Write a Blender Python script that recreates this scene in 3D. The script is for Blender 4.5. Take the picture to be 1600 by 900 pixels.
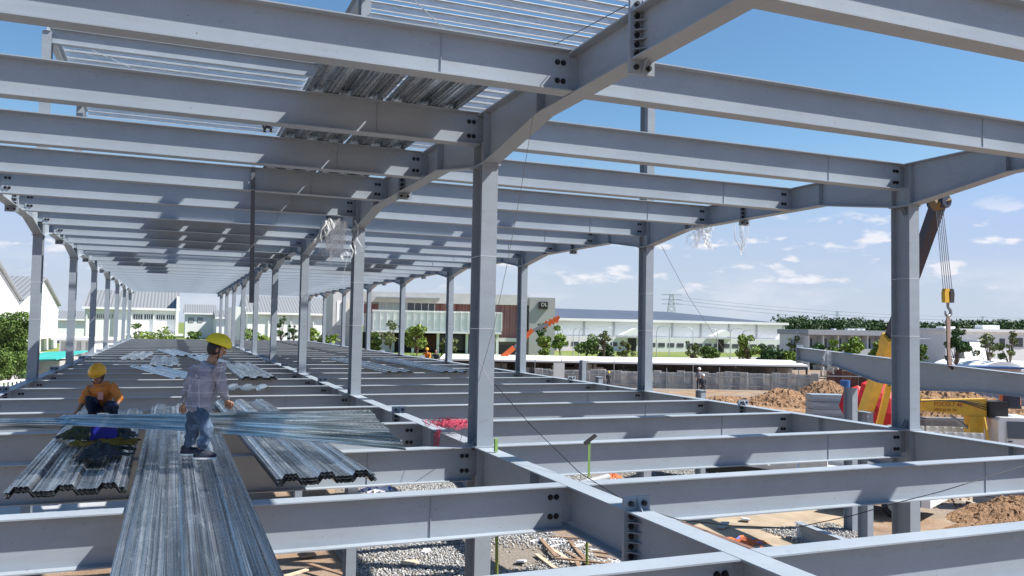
import bpy, bmesh, math, random
import numpy as np
from mathutils import Vector, Matrix
random.seed(7); RNG = np.random.default_rng(7)
for o in list(bpy.data.objects): bpy.data.objects.remove(o)
SC = bpy.context.scene; COL = SC.collection
R = math.radians
# ------------------------------------------------------------------ camera
FPX = 1298.2; YAW = .3861; PIT = .047; ROLL = .0187
CAM = Vector((-3.9944, -10.901, 1.65)); GZ = -5.0
_fw = Vector((math.sin(YAW)*math.cos(PIT), math.cos(YAW)*math.cos(PIT), math.sin(PIT)))
_r0 = Vector((math.cos(YAW), -math.sin(YAW), 0)); _u0 = _r0.cross(_fw)
_r = math.cos(ROLL)*_r0 + math.sin(ROLL)*_u0; _u = -math.sin(ROLL)*_r0 + math.cos(ROLL)*_u0
cd = bpy.data.cameras.new('camera'); cam = bpy.data.objects.new('camera', cd); COL.objects.link(cam)
cd.lens = FPX/1600*36; cd.sensor_width = 36; cd.clip_start = .05; cd.clip_end = 6000
m = Matrix((( _r.x,_u.x,-_fw.x,CAM.x),(_r.y,_u.y,-_fw.y,CAM.y),(_r.z,_u.z,-_fw.z,CAM.z),(0,0,0,1)))
cam.matrix_world = m; SC.camera = cam
# ------------------------------------------------------------------ sky and sun
SUNV = Vector((.766, -.38, 1)).normalized()
EL = math.asin(SUNV.z); AZ = math.atan2(SUNV.x, SUNV.y)
W = bpy.data.worlds.new('World'); SC.world = W; W.use_nodes = True
nt = W.node_tree; N = nt.nodes; L = nt.links
bgn = N['Background']; bgn.inputs[1].default_value = .072
sky = N.new('ShaderNodeTexSky'); sky.sky_type = 'NISHITA'; sky.sun_disc = False
sky.sun_elevation = EL; sky.sun_rotation = AZ; sky.air_density = 1.0; sky.dust_density = .6; sky.ozone_density = 2.2; sky.altitude = 100
tc = N.new('ShaderNodeTexCoord'); sep = N.new('ShaderNodeSeparateXYZ'); L.new(tc.outputs['Generated'], sep.inputs[0])
def wmath(op, a, b=None, c=None):
    n = N.new('ShaderNodeMath'); n.operation = op
    for i, v in enumerate((a, b, c)):
        if v is None: continue
        if isinstance(v, (int, float)): n.inputs[i].default_value = v
        else: L.new(v, n.inputs[i])
    return n.outputs[0]
cmb = N.new('ShaderNodeCombineXYZ')
L.new(sep.outputs[0], cmb.inputs[0]); L.new(sep.outputs[1], cmb.inputs[1]); L.new(wmath('MULTIPLY', sep.outputs[2], 3.0), cmb.inputs[2])
def wmap(v, a, b, c, d):
    n = N.new('ShaderNodeMapRange'); n.interpolation_type = 'SMOOTHSTEP'
    L.new(v, n.inputs[0]); n.inputs[1].default_value = a; n.inputs[2].default_value = b; n.inputs[3].default_value = c; n.inputs[4].default_value = d
    return n.outputs[0]
def wnoise(scale, detail, rough):
    n = N.new('ShaderNodeTexNoise'); n.inputs['Scale'].default_value = scale; n.inputs['Detail'].default_value = detail; n.inputs['Roughness'].default_value = rough
    L.new(cmb.outputs[0], n.inputs['Vector']); return n.outputs['Fac']
c1 = wnoise(19, 8, .54); c2 = wnoise(4.5, 3, .5)
puff = wmap(wmath('ADD', c1, wmath('MULTIPLY', wmath('SUBTRACT', c2, .5), .35)), .56, .69, 0, 1)
cl = wmath('MULTIPLY', puff, wmath('MULTIPLY', wmap(sep.outputs[2], .035, .06, 0, 1), wmap(sep.outputs[2], .105, .16, 1, 0)))
veil = wmath('MULTIPLY', wmap(wnoise(6, 6, .6), .46, .66, 0, .32), wmath('MULTIPLY', wmap(sep.outputs[2], .0, .03, 0, 1), wmap(sep.outputs[2], .05, .09, 1, 0)))
tint = N.new('ShaderNodeMixRGB'); tint.blend_type = 'MULTIPLY'; tint.inputs[0].default_value = 1; L.new(sky.outputs[0], tint.inputs[1]); tint.inputs[2].default_value = (.80, 1.05, 1.15, 1)
cap_ = N.new('ShaderNodeMixRGB'); cap_.blend_type = 'DARKEN'; cap_.inputs[0].default_value = 1; L.new(tint.outputs[0], cap_.inputs[1]); cap_.inputs[2].default_value = (2.8, 4.4, 8.0, 1)
hz = wmap(sep.outputs[2], -.02, .26, 1, 0)
mx0 = N.new('ShaderNodeMixRGB'); L.new(hz, mx0.inputs[0]); L.new(cap_.outputs[0], mx0.inputs[1]); mx0.inputs[2].default_value = (4.6, 5.2, 6.2, 1)
mx = N.new('ShaderNodeMixRGB'); L.new(wmath('MAXIMUM', wmath('MULTIPLY', cl, .85), veil), mx.inputs[0]); L.new(mx0.outputs[0], mx.inputs[1]); mx.inputs[2].default_value = (7.2, 7.2, 7.6, 1)
L.new(mx.outputs[0], bgn.inputs[0])
sd = bpy.data.lights.new('sun', 'SUN'); sd.energy = 5.0; sd.angle = R(.53); sd.color = (1, .955, .89)
sun = bpy.data.objects.new('sun', sd); COL.objects.link(sun); sun.rotation_euler = SUNV.to_track_quat('Z', 'Y').to_euler(); sun.location = (20, -20, 40)
SC.view_settings.view_transform = 'Standard'; SC.view_settings.look = 'None'; SC.view_settings.exposure = .86; SC.view_settings.gamma = 1
SC.render.engine = 'CYCLES'
# ------------------------------------------------------------------ helpers
def atd(px, py, D):
    return CAM + (_fw + (px-800)/FPX*_r - (py-450)/FPX*_u)*D
def gnd(px, py, z=GZ):
    d = _fw + (px-800)/FPX*_r - (py-450)/FPX*_u
    return CAM + d*((z-CAM.z)/d.z)
class MB:
    def __init__(s): s.v = []; s.f = []; s.mi = []; s.sm = []
    def add(s, vs, fs, mi=0, sm=False):
        b = len(s.v); s.v += [tuple(v) for v in vs]
        s.f += [tuple(i+b for i in f) for f in fs]; s.mi += [mi]*len(fs); s.sm += [sm]*len(fs)
        return s
    def box(s, a, b, M=None, mi=0):
        x0,y0,z0 = a; x1,y1,z1 = b
        vs = [Vector(p) for p in ((x0,y0,z0),(x1,y0,z0),(x1,y1,z0),(x0,y1,z0),(x0,y0,z1),(x1,y0,z1),(x1,y1,z1),(x0,y1,z1))]
        if M is not None: vs = [M@v for v in vs]
        return s.add(vs, [(0,3,2,1),(4,5,6,7),(0,1,5,4),(1,2,6,5),(2,3,7,6),(3,0,4,7)], mi)
    def cbox(s, c, d, M=None, mi=0):
        return s.box([c[i]-d[i]/2 for i in range(3)], [c[i]+d[i]/2 for i in range(3)], M, mi)
    def bar(s, p, q, w, h=None, up=(0,0,1), mi=0):
        p, q = Vector(p), Vector(q); h = h or w; z = (q-p); l = z.length; z.normalize()
        x = Vector(up).cross(z)
        if x.length < 1e-3: x = Vector((1,0,0))
        x.normalize(); y = z.cross(x)
        M = Matrix(((x.x,y.x,z.x,p.x),(x.y,y.y,z.y,p.y),(x.z,y.z,z.z,p.z),(0,0,0,1)))
        return s.box((-w/2,-h/2,0),(w/2,h/2,l),M,mi)
    def tube(s, pts, r, n=8, cap=True, mi=0, sm=True):
        pts = [Vector(p) for p in pts]; rs = r if isinstance(r, (list,tuple)) else [r]*len(pts)
        vs = []; fs = []; px = None
        for i, p in enumerate(pts):
            t = (pts[min(i+1,len(pts)-1)]-pts[max(i-1,0)]).normalized()
            x = px - t*px.dot(t) if px is not None else (t.orthogonal())
            if x.length < 1e-4: x = t.orthogonal()
            x.normalize(); px = x; y = t.cross(x)
            for k in range(n):
                a = 2*math.pi*k/n; vs.append(p + (x*math.cos(a)+y*math.sin(a))*rs[i])
        for i in range(len(pts)-1):
            for k in range(n):
                a = i*n+k; b = i*n+(k+1)%n; fs.append((a,b,b+n,a+n))
        s.add(vs, fs, mi, sm)
        if cap: s.add(vs[:n], [tuple(range(n-1,-1,-1))], mi); s.add(vs[-n:], [tuple(range(n))], mi)
        return s
    def ell(s, c, rad, M=None, nu=16, nv=10, mi=0, z0=-1.0):
        vs = []; fs = []; c = Vector(c)
        for j in range(nv+1):
            t = math.asin(z0) + (math.pi/2-math.asin(z0))*j/nv
            for i in range(nu):
                a = 2*math.pi*i/nu; v = Vector((math.cos(t)*math.cos(a)*rad[0], math.cos(t)*math.sin(a)*rad[1], math.sin(t)*rad[2]))
                vs.append(c + (M@v if M is not None else v))
        for j in range(nv):
            for i in range(nu):
                a = j*nu+i; b = j*nu+(i+1)%nu; fs.append((a,b,b+nu,a+nu))
        return s.add(vs, fs, mi, True)
    def prism(s, poly, d, M=None, mi=0):   # poly in local xy, extruded along +z by d
        n = len(poly); vs = [Vector((x,y,0)) for x,y in poly]+[Vector((x,y,d)) for x,y in poly]
        if M is not None: vs = [M@v for v in vs]
        fs = [tuple(range(n-1,-1,-1)), tuple(range(n,2*n))]+[(i,(i+1)%n,(i+1)%n+n,i+n) for i in range(n)]
        return s.add(vs, fs, mi)
    def mesh(s, name, mats):
        me = bpy.data.meshes.new(name); me.from_pydata(s.v, [], s.f)
        mats = mats if isinstance(mats, (list,tuple)) else [mats]
        for m_ in mats: me.materials.append(m_)
        me.polygons.foreach_set('material_index', s.mi); me.polygons.foreach_set('use_smooth', s.sm); me.update()
        return me
    def build(s, name, mats, parent=None, label=None): return put(name, s.mesh(name, mats), parent, label)
def put(name, me, parent=None, label=None, loc=None, rotz=None):
    o = bpy.data.objects.new(name, me); COL.objects.link(o); o.parent = parent
    if label: o['label'] = label
    if loc is not None: o.location = loc
    if rotz is not None: o.rotation_euler = (0,0,rotz)
    return o
def tag(o, label=None, cat=None, group=None, kind=None):
    if label: o['label'] = label
    if cat: o['category'] = cat; o['kind'] = 'thing'
    if group: o['group'] = group
    if kind: o['kind'] = kind
    return o
def thing(name, label, cat, loc=(0,0,0), rotz=0, group=None):
    o = bpy.data.objects.new(name, None); COL.objects.link(o); o.empty_display_size = .2
    o.location = loc; o.rotation_euler = (0,0,rotz); return tag(o, label, cat, group)
ORD = ['first','second','third','fourth','fifth','sixth','seventh','eighth','ninth','tenth','eleventh','twelfth','thirteenth','fourteenth','fifteenth','sixteenth','seventeenth','eighteenth','nineteenth','twentieth','twenty-first','twenty-second','twenty-third','twenty-fourth','twenty-fifth','twenty-sixth','twenty-seventh','twenty-eighth','twenty-ninth','thirtieth']
# ------------------------------------------------------------------ materials
class Mat:
    def __init__(s, name, rough=.6, metal=0, spec=.5):
        s.m = bpy.data.materials.new(name); s.m.use_nodes = True; s.t = s.m.node_tree; s.N = s.t.nodes; s.L = s.t.links
        s.b = s.N['Principled BSDF']; s.b.inputs['Roughness'].default_value = rough; s.b.inputs['Metallic'].default_value = metal
        s.b.inputs['Specular IOR Level'].default_value = spec; s.tc = s.N.new('ShaderNodeTexCoord')
    def map(s, scale, src='Object'):
        n = s.N.new('ShaderNodeMapping'); n.inputs['Scale'].default_value = scale if isinstance(scale,(tuple,list)) else (scale,)*3
        s.L.new(s.tc.outputs[src], n.inputs[0]); return n.outputs[0]
    def noise(s, scale, detail=4, rough=.55, vec=None, src='Object'):
        n = s.N.new('ShaderNodeTexNoise'); n.inputs['Scale'].default_value = 1; n.inputs['Detail'].default_value = detail; n.inputs['Roughness'].default_value = rough
        s.L.new(vec if vec is not None else s.map(scale, src), n.inputs['Vector']); return n.outputs['Fac']
    def ramp(s, fac, stops):
        n = s.N.new('ShaderNodeValToRGB'); s.L.new(fac, n.inputs[0]); e = n.color_ramp.elements
        while len(e) < len(stops): e.new(.5)
        for i, (p, c) in enumerate(stops): e[i].position = p; e[i].color = (*c, 1) if len(c) == 3 else c
        return n.outputs[0]
    def rng(s, fac, a, b, c, d):
        n = s.N.new('ShaderNodeMapRange'); s.L.new(fac, n.inputs[0])
        for i, v in enumerate((a,b,c,d)): n.inputs[i+1].default_value = v
        return n.outputs[0]
    def mix(s, fac, a, b, mode='MIX'):
        n = s.N.new('ShaderNodeMixRGB'); n.blend_type = mode
        for i, v in enumerate((fac,a,b)):
            if isinstance(v, (int,float)): n.inputs[i].default_value = v
            elif isinstance(v, tuple): n.inputs[i].default_value = (*v, 1) if len(v) == 3 else v
            else: s.L.new(v, n.inputs[i])
        return n.outputs[0]
    def math(s, op, a, b):
        n = s.N.new('ShaderNodeMath'); n.operation = op
        for i, v in enumerate((a,b)):
            if isinstance(v, (int,float)): n.inputs[i].default_value = v
            else: s.L.new(v, n.inputs[i])
        return n.outputs[0]
    def col(s, c):
        if isinstance(c, tuple): s.b.inputs['Base Color'].default_value = (*c, 1)
        else: s.L.new(c, s.b.inputs['Base Color'])
        return s
    def rgh(s, v): s.L.new(v, s.b.inputs['Roughness']); return s
    def bump(s, h, strength=.3, dist=.02):
        n = s.N.new('ShaderNodeBump'); n.inputs['Strength'].default_value = strength; n.inputs['Distance'].default_value = dist
        s.L.new(h, n.inputs['Height']); s.L.new(n.outputs[0], s.b.inputs['Normal']); return s
def simple(name, c, rough=.6, metal=0, var=.12, scale=3, spec=.5, bump=0):
    k = Mat(name, rough, metal, spec); n = k.noise(scale, 5)
    k.col(k.ramp(n, [(.3, tuple(v*(1-var) for v in c)), (.7, tuple(min(1,v*(1+var)) for v in c))]))
    if bump: k.bump(k.noise(scale*6, 4), bump, .01)
    return k.m
def mk_paint(name, base):
    k = Mat(name, .5, 0, .28)
    n1 = k.noise(.9, 5); n2 = k.noise((3,3,14), 4); n3 = k.noise(26, 3)
    c = k.ramp(n1, [(.3, tuple(v*.90 for v in base)), (.7, tuple(v*1.06 for v in base))])
    c = k.mix(k.rng(k.noise((.7,.7,6),6,.7), .5, .72, 0, .42), c, tuple(v*1.2 for v in base))
    c = k.mix(k.rng(k.noise(6,6,.75),   .58, .70, 0, .5), c, tuple(v*.66 for v in base))
    c = k.mix(k.rng(n2, .55, .75, 0, .3), c, tuple(v*.78 for v in (base[0]*1.08, base[1], base[2]*.92)))
    c = k.mix(k.rng(n3, .69, .74, 0, .7), c, (.15,.10,.07))
    k.col(c).rgh(k.rng(n1, .3, .7, .36, .55)); k.bump(k.noise(60, 2), .08, .004); return k.m
PAINT = mk_paint('grey_primer_paint', (.300,.343,.388)); PAINT2 = mk_paint('grey_primer_paint_column', (.268,.310,.355))
BOLT = simple('black_bolt', (.018,.018,.022), .45, .3)
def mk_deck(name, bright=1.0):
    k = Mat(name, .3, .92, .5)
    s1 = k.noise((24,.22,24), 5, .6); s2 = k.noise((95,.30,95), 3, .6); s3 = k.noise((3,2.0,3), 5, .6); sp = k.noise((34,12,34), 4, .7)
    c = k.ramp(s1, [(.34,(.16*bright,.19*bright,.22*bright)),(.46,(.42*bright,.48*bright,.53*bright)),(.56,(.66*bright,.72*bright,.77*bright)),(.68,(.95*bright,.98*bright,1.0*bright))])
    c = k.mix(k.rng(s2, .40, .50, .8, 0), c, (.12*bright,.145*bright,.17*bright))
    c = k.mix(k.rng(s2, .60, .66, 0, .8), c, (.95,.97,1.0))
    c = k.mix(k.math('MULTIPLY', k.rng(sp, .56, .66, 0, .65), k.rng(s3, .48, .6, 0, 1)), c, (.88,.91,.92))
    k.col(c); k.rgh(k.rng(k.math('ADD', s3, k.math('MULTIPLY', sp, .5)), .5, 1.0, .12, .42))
    sx = k.N.new('ShaderNodeSeparateXYZ'); k.L.new(k.tc.outputs['Object'], sx.inputs[0])
    wy = k.math('SINE', k.math('MULTIPLY', k.math('ADD', sx.outputs[1], k.math('PINGPONG', sx.outputs[0], .02)), 190), 0)
    gx = k.math('SINE', k.math('MULTIPLY', sx.outputs[0], 2*math.pi/.0593), 0)
    bx = k.math('GREATER_THAN', gx, .35)
    h = k.math('ADD', k.math('MULTIPLY', k.math('MULTIPLY', wy, bx), .5), k.math('MULTIPLY', gx, .5))
    k.bump(h, .40, .005); return k.m
DECK = mk_deck('galvanised_deck', 1.0); DECKD = simple('deck_cut_edge', (.03,.033,.035), .5, .6)
PURL = Mat('galvanised_purlin', .45, .35); _n = PURL.noise((2,9,9),5); _n2 = PURL.noise((14,30,30),4)
PURL.col(PURL.mix(PURL.rng(_n2,.55,.66,0,.35), PURL.ramp(_n,[(.3,(.52,.57,.60)),(.7,(.74,.78,.80))]), (.32,.35,.37))); PURL = PURL.m
# ------------------------------------------------------------------ frame geometry
BAY = 8.6604; WL = 7.461; WR = 7.8906; SP = BAY/3; HC = 3.906; UZ = 4.64; JD = .46; FW = .23
KMIN, KMAX = -1, 8
def bolt_mesh():
    b = MB(); b.tube([(0,-.03,0),(0,-.012,0)], .024, 6, sm=False); b.tube([(0,-.012,0),(0,.034,0)], .015, 8, sm=False); b.tube([(0,.014,0),(0,.03,0)], .024, 6, sm=False)
    b.tube([(0,-.012,0),(0,-.007,0)], .031, 10, sm=False); return b.mesh('bolt', BOLT)
BOLTY = bolt_mesh()
def joist_mesh(l, jd=JD, fw=.22):
    b = MB(); b.box((0,-fw/2,-.013),(l,fw/2,0)); b.box((0,-.005,-jd+.013),(l,.005,-.013)); b.box((0,-fw/2,-jd),(l,fw/2,-jd+.013)); return b.mesh('beam', PAINT)
GAP = .125
LENL = WL-2*GAP; LENR = WR-2*GAP
JM = {'L': joist_mesh(LENL), 'R': joist_mesh(LENR)}
def fin_mesh():
    b = MB(); b.box((-.12,.005,-JD+.06),(.17,.015,-.05)); return b.mesh('fin_plate', PAINT2)
FIN = fin_mesh()
_st = MB(); _st.box((-.003,-.016,-JD+.0131),(.003,-.0052,-.0131)); STF = _st.mesh('stiffener', PAINT2)
def make_joist(bay, k, z):
    x0 = -WL+GAP if bay == 'L' else GAP; ln = LENL if bay == 'L' else LENR
    lvl = 'lower floor' if z == 0 else 'overhead level'
    n = ORD[k+2]; by = 'left bay' if bay == 'L' else 'right bay'
    t = thing('floor_joist' if z == 0 else 'ceiling_joist', f'{n} grey steel joist from the camera in the {by} of the {lvl}', 'steel beam', (x0, k*SP, z), 0, f'grey joists of the {lvl}')
    put('beam', JM[bay], t)
    if k <= 9:
        for e, (xf, sgn) in enumerate(((0,1),(ln,-1))):
            f = put('fin_plate', FIN, t, loc=(xf,0,0)); f.scale.x = sgn
            if k <= 6:
                for xb in (.065, .135):
                    for zb in (-.13, -.33): put('bolt', BOLTY, t, loc=(xf+sgn*xb, 0, zb))
    if k <= 8:
        put('stiffener', STF, t, loc=(ln*(.8 if bay == 'L' else .79), 0, 0))
for z in (0, UZ):
    for k in range(-2, KMAX*3+1):
        for bay in 'LR':
            if z == UZ and k == -2 and bay == 'L': continue
            make_joist(bay, k, z)
# girders
def girder_mesh(y0, y1, row):
    b = MB(); prof = [(y0,.47),(-2.0,.47),(-.21,.735),(.21,.735),(2.0,.47),(y1,.47)]
    b.box((-FW/2,y0,-.016),(FW/2,y1,0))
    for (a,za),(c,zc) in zip(prof[:-1], prof[1:]):
        for (xa,xb,t0,t1) in ((-.005,.005,.016,None),(-FW/2,FW/2,None,.016)):
            if t1 is None: vs = [(xa,a,-.016),(xb,a,-.016),(xb,a,-za+.016),(xa,a,-za+.016),(xa,c,-.016),(xb,c,-.016),(xb,c,-zc+.016),(xa,c,-zc+.016)]
            else: vs = [(xa,a,-za+.016),(xb,a,-za+.016),(xb,a,-za),(xa,a,-za),(xa,c,-zc+.016),(xb,c,-zc+.016),(xb,c,-zc),(xa,c,-zc)]
            b.add(vs, [(0,1,2,3),(7,6,5,4),(0,4,5,1),(1,5,6,2),(2,6,7,3),(3,7,4,0)])
    return b.mesh('haunched_beam', PAINT)
GM = {r: girder_mesh(-4.20, 4.44, r) for r in 'MR'}; GM['L'] = GM['M']
def splice_mesh():
    b = MB(); b.box((-.135,-.018,-.60),(.135,.018,.12)); return b.mesh('splice_plate', PAINT2)
SPL = splice_mesh()
def tri(a, b, c, off):
    g_ = MB(); A_ = [Vector(v) for v in (a,b,c)]; o_ = Vector(off); g_.add(A_+[v+o_ for v in A_], [(0,1,2),(5,4,3),(0,3,4,1),(1,4,5,2),(2,5,3,0)]); return g_.mesh('gusset', PAINT2)
GUS = [tri((s_*.0055,-.02,0),(s_*.11,-.02,0),(s_*.0055,-.13,0),(0,0,-.008)) for s_ in (-1,1)]
GUSV = [tri((-.004,-.02,.001),(-.004,-.02,.11),(-.004,-.12,.001),(.008,0,0)), tri((-.004,-.02,-.471),(-.004,-.02,-.59),(-.004,-.12,-.471),(.008,0,0))]
_b = MB(); _b.tube([(0,-.045,0),(0,-.02,0)], .027, 6, sm=False); _b.tube([(0,.02,0),(0,.045,0)], .027, 6, sm=False); _b.tube([(0,-.055,0),(0,.05,0)], .014, 8, sm=False); BOLTS = _b.mesh('bolt', BOLT)
GST = [MB().box((.0052,-.006,-.715),(.11,.006,-.0165)).mesh('column_stiffener', PAINT2), MB().box((-.11,-.006,-.715),(-.0052,.006,-.0165)).mesh('column_stiffener', PAINT2)]
HST = [MB().box((.0052,-.006,-.45),(.11,.006,-.0165)).mesh('haunch_stiffener', PAINT2), MB().box((-.11,-.006,-.45),(-.0052,.006,-.0165)).mesh('haunch_stiffener', PAINT2)]
ROWX = {'L': -WL, 'M': 0, 'R': WR}; ROWN = {'L': 'left', 'M': 'middle', 'R': 'right'}
KOFF = {'L': .7133, 'M': 0, 'R': 0}
for z, lvl in ((0,'lower floor'),(UZ,'overhead level')):
    for row in 'LMR':
        ks = range(-1, KMAX+1)
        for k in ks:
            if row == 'L' and k == KMAX: continue
            yc = (k+KOFF[row])*BAY
            if row == 'L' and k == -1: continue
            t = thing('haunched_girder', f'{ORD[k+1]} haunched grey girder from the camera along the {ROWN[row]} columns of the {lvl}', 'steel girder', (ROWX[row], yc, z), 0, f'haunched girders of the {lvl}')
            put('haunched_beam', GM[row], t)
            put('splice_plate', SPL, t, loc=(0, 4.461, 0))
            if k <= 4:
                for sd_ in (0, 1):
                    for yy in (-.195, .195): put('column_stiffener', GST[sd_], t, loc=(0,yy,0))
                    for yy in (-2.0, 2.0): put('haunch_stiffener', HST[sd_], t, loc=(0,yy,0))
            if k <= 2:
                for zz in (-.10,-.19,-.28,-.37):
                    for g_ in GUS: put('gusset', g_, t, loc=(0,4.461,zz))
                for g_ in GUSV: put('gusset', g_, t, loc=(0,4.461,0))
                for sx in (-.068,.068):
                    for zb in (.06,-.055,-.145,-.235,-.325,-.415,-.54): put('bolt', BOLTS, t, loc=(sx,4.461,zb))
# columns
def col_mesh(h):
    b = MB(); hd = .199
    b.box((-FW/2,-hd,0),(FW/2,-hd+.014,h)); b.box((-FW/2,hd-.014,0),(FW/2,hd,h)); b.box((-.0045,-hd+.014,0),(.0045,hd-.014,h)); return b.mesh('shaft', PAINT2)
UC = col_mesh(HC-.04); LC = col_mesh(-.775-GZ-.02)
_c = MB(); _c.cbox((0,0,0),(.29,.46,.02)); CAP = _c.mesh('cap_plate', PAINT2)
_c = MB()
for s_ in (-1,1): _c.add([(s_*.005,-.05,0),(s_*.12,-.05,0),(s_*.005,-.05,-.16),(s_*.005,-.042,0),(s_*.12,-.042,0),(s_*.005,-.042,-.16)], [(0,1,2),(5,4,3),(0,3,4,1),(1,4,5,2),(2,5,3,0)])
RIB = _c.mesh('rib_plate', PAINT2)
_c = MB(); 
for a,b_ in (((-.1165,-.2005,-.006),(.1165,-.199,.006)),((-.1165,.199,-.006),(.1165,.2005,.006)),((-.1175,-.2005,-.004),(-.116,.2005,.004)),((.116,-.2005,-.004),(.1175,.2005,.004))): _c.box(a,b_)
TIE = _c.mesh('wire_tie', simple('bright_wire',(.5,.52,.55),.4,.3))
def column(row, k, upper=True):
    x = ROWX[row]; y = (k+KOFF[row])*BAY
    if upper:
        t = thing('steel_column', f'{ORD[k]} upper grey steel column from the camera in the {ROWN[row]} row', 'steel column', (x,y,0), 0, 'upper columns between the two steel levels')
        s = put('shaft', UC, t, loc=(0,0,.02)); put('base_plate', CAP, t, loc=(0,0,.0115)); put('cap_plate', CAP, t, loc=(0,0,HC-.012))
        if k <= 3:
            for zz in (1.62, 2.62): put('wire_tie', TIE, t, loc=(0,0,zz))
            for q in (0,1):
                r_ = put('rib_plate', RIB, t, loc=(0,.05*q,HC-.03)); 
                r2 = put('rib_plate', RIB, t, loc=(0,.05*q,.03)); r2.rotation_euler = (0,math.pi,0)
    else:
        t = thing('ground_column', f'{ORD[k]} ground storey column from the camera under the {ROWN[row]} girders', 'steel column', (x,y,GZ), 0, 'ground storey columns')
        put('shaft', LC, t, loc=(0,0,.02)); put('cap_plate', CAP, t, loc=(0,0,-GZ-.748)); put('base_plate', CAP, t, loc=(0,0,.01))
for row in 'LMR':
    for k in range(0, KMAX+1):
        if row == 'L' and k in (0, KMAX): continue
        column(row, k)
    for k in range(0, 6):
        column(row, k, False)
# stubs of the next column row
SX = 15.78
for i,(y,top,lab) in enumerate(((8.75,-.74,'short capped column stub nearest the camera in front of the red umbrellas'),(17.35,-.74,'lone column stub beside two workers near the soil mounds'),(26.0,-.74,'column stub in front of the sheet fence behind the right girder'))):
    t = thing('column_stub', lab, 'column stub', (SX,y,GZ), 0, 'unfinished columns beyond the floor')
    put('shaft', LC, t, loc=(0,0,.02)); put('cap_plate', CAP, t, loc=(0,0,-GZ-.748)); put('base_plate', CAP, t, loc=(0,0,.01))
for (y, zt, lab) in ((10.97,-.19,'taller bare column post beside the capped stub and the beam stack'),(27.8,0.0,'tall bare column post before the sheet fence'),(36.5,.1,'farthest bare column post beside the poster on the fence')):
    t = thing('column_post', lab, 'column post', (SX+(1.58 if y<12 else 0),y,GZ), 0, 'unfinished columns beyond the floor')
    put('shaft', col_mesh(zt-GZ), t); put('base_plate', CAP, t, loc=(0,0,.01))
# ------------------------------------------------------------------ roof steel above
RZ = 9.62
def ibeam(name, p, q, d, w, mat, label, cat, group=None, tf=.012, wf=.008):
    p, q = Vector(p), Vector(q); l = (q-p).length; b = MB()
    b.box((-w/2,0,-tf),(w/2,l,0)); b.box((-wf/2,0,-d+tf),(wf/2,l,-tf)); b.box((-w/2,0,-d),(w/2,l,-d+tf))
    o = b.build(name, mat); dr = (q-p).normalized(); x = dr.cross(Vector((0,0,1))).normalized(); z = x.cross(dr)
    o.matrix_world = Matrix(((x.x,dr.x,z.x,p.x),(x.y,dr.y,z.y,p.y),(x.z,dr.z,z.z,p.z),(0,0,0,1))); return tag(o, label, cat, group)
for row, y0, y1, lab in (('L',14.6,25.5,'left roof rafter carrying purlin ends above the left columns'),('M',6.4,27.5,'middle roof rafter running above the galvanised deck sheets'),('R',6.4,20,'right roof rafter behind the big middle girder')):
    ibeam('roof_rafter', (ROWX[row],y0,RZ+.22), (ROWX[row],y1,RZ+.22), .34, .18, PAINT, lab, 'roof beam', 'roof rafters')
ibeam('eaves_beam', (-WL+.1,14.85,RZ+.02), (-.1,14.85,RZ+.02), .42, .2, PAINT, 'pale eaves beam spanning from the tall left column to the middle rafter', 'roof beam')
for row, k, lab in (('L',1,'tall roof column rising above the first left column'),('L',2,'second tall roof column above the left row, beside the brace'),('M',1,'roof column stub above the middle row behind the front joist'),('M',2,'roof column under the middle rafter beside the deck sheets'),('M',3,'farthest roof column under the middle rafter'),('R',1,'roof column rising behind the three right overhead joists')):
    t = thing('roof_column', lab, 'steel column', (ROWX[row],(k+KOFF[row])*BAY,UZ), 0, 'roof columns above the overhead level')
    put('shaft', col_mesh(RZ-.12-UZ-.022), t, loc=(0,0,.022)); put('base_plate', CAP, t, loc=(0,0,.0115))
    if row == 'L':
        b = MB(); b.bar((-.08,.22,RZ-UZ-.75),(-.08,1.1,RZ-UZ-.12),.1,.012); b.build('knee_brace', PAINT, t)
def zpurlin(l, d=.2):
    b = MB(); t = .003; b.box((0,-.065,-t),(l,0,0)); b.box((0,-t,-d),(l,0,-t)); b.box((0,0,-d),(l,.065,-d+t)); b.box((0,-.065,-.02),(l,-.065+t,-t)); b.box((0,.062,-d+t),(l,.065,-d+.02)); return b.mesh('purlin', PURL)
ZL = zpurlin(WL-.02); ZR = zpurlin(WR-.35)
yy = 7.0; i = 0
ys = [7.0+.80*j for j in range(25)]
for j, y in enumerate(ys):
    if y > 15.2:
        o = put('roof_purlin', ZL, loc=(-WL+.01, y, RZ+.425)); tag(o, f'{ORD[sum(1 for q in ys[:j] if q>15.2)]} galvanised roof purlin left of the middle rafter, counted from the camera', 'purlin', 'galvanised purlins of the roof')
    o = put('roof_purlin', ZR, loc=(.012, y+.0, RZ+.425)); tag(o, f'{ORD[j]} galvanised roof purlin right of the middle rafter, counted from the camera', 'purlin', 'galvanised purlins of the roof')
for (a,b_,lab) in (((-6.9,16.4),(-.9,24.6),'thin diagonal brace rod crossing the left roof bay'),((.6,8.1),(7.0,16.2),'thin diagonal brace rod under the right roof purlins')):
    o = MB().tube([(a[0],a[1],RZ+.15),(b_[0],b_[1],RZ+.15)], .012, 6).build('brace_rod', PAINT); tag(o, lab, 'brace rod')
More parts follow.
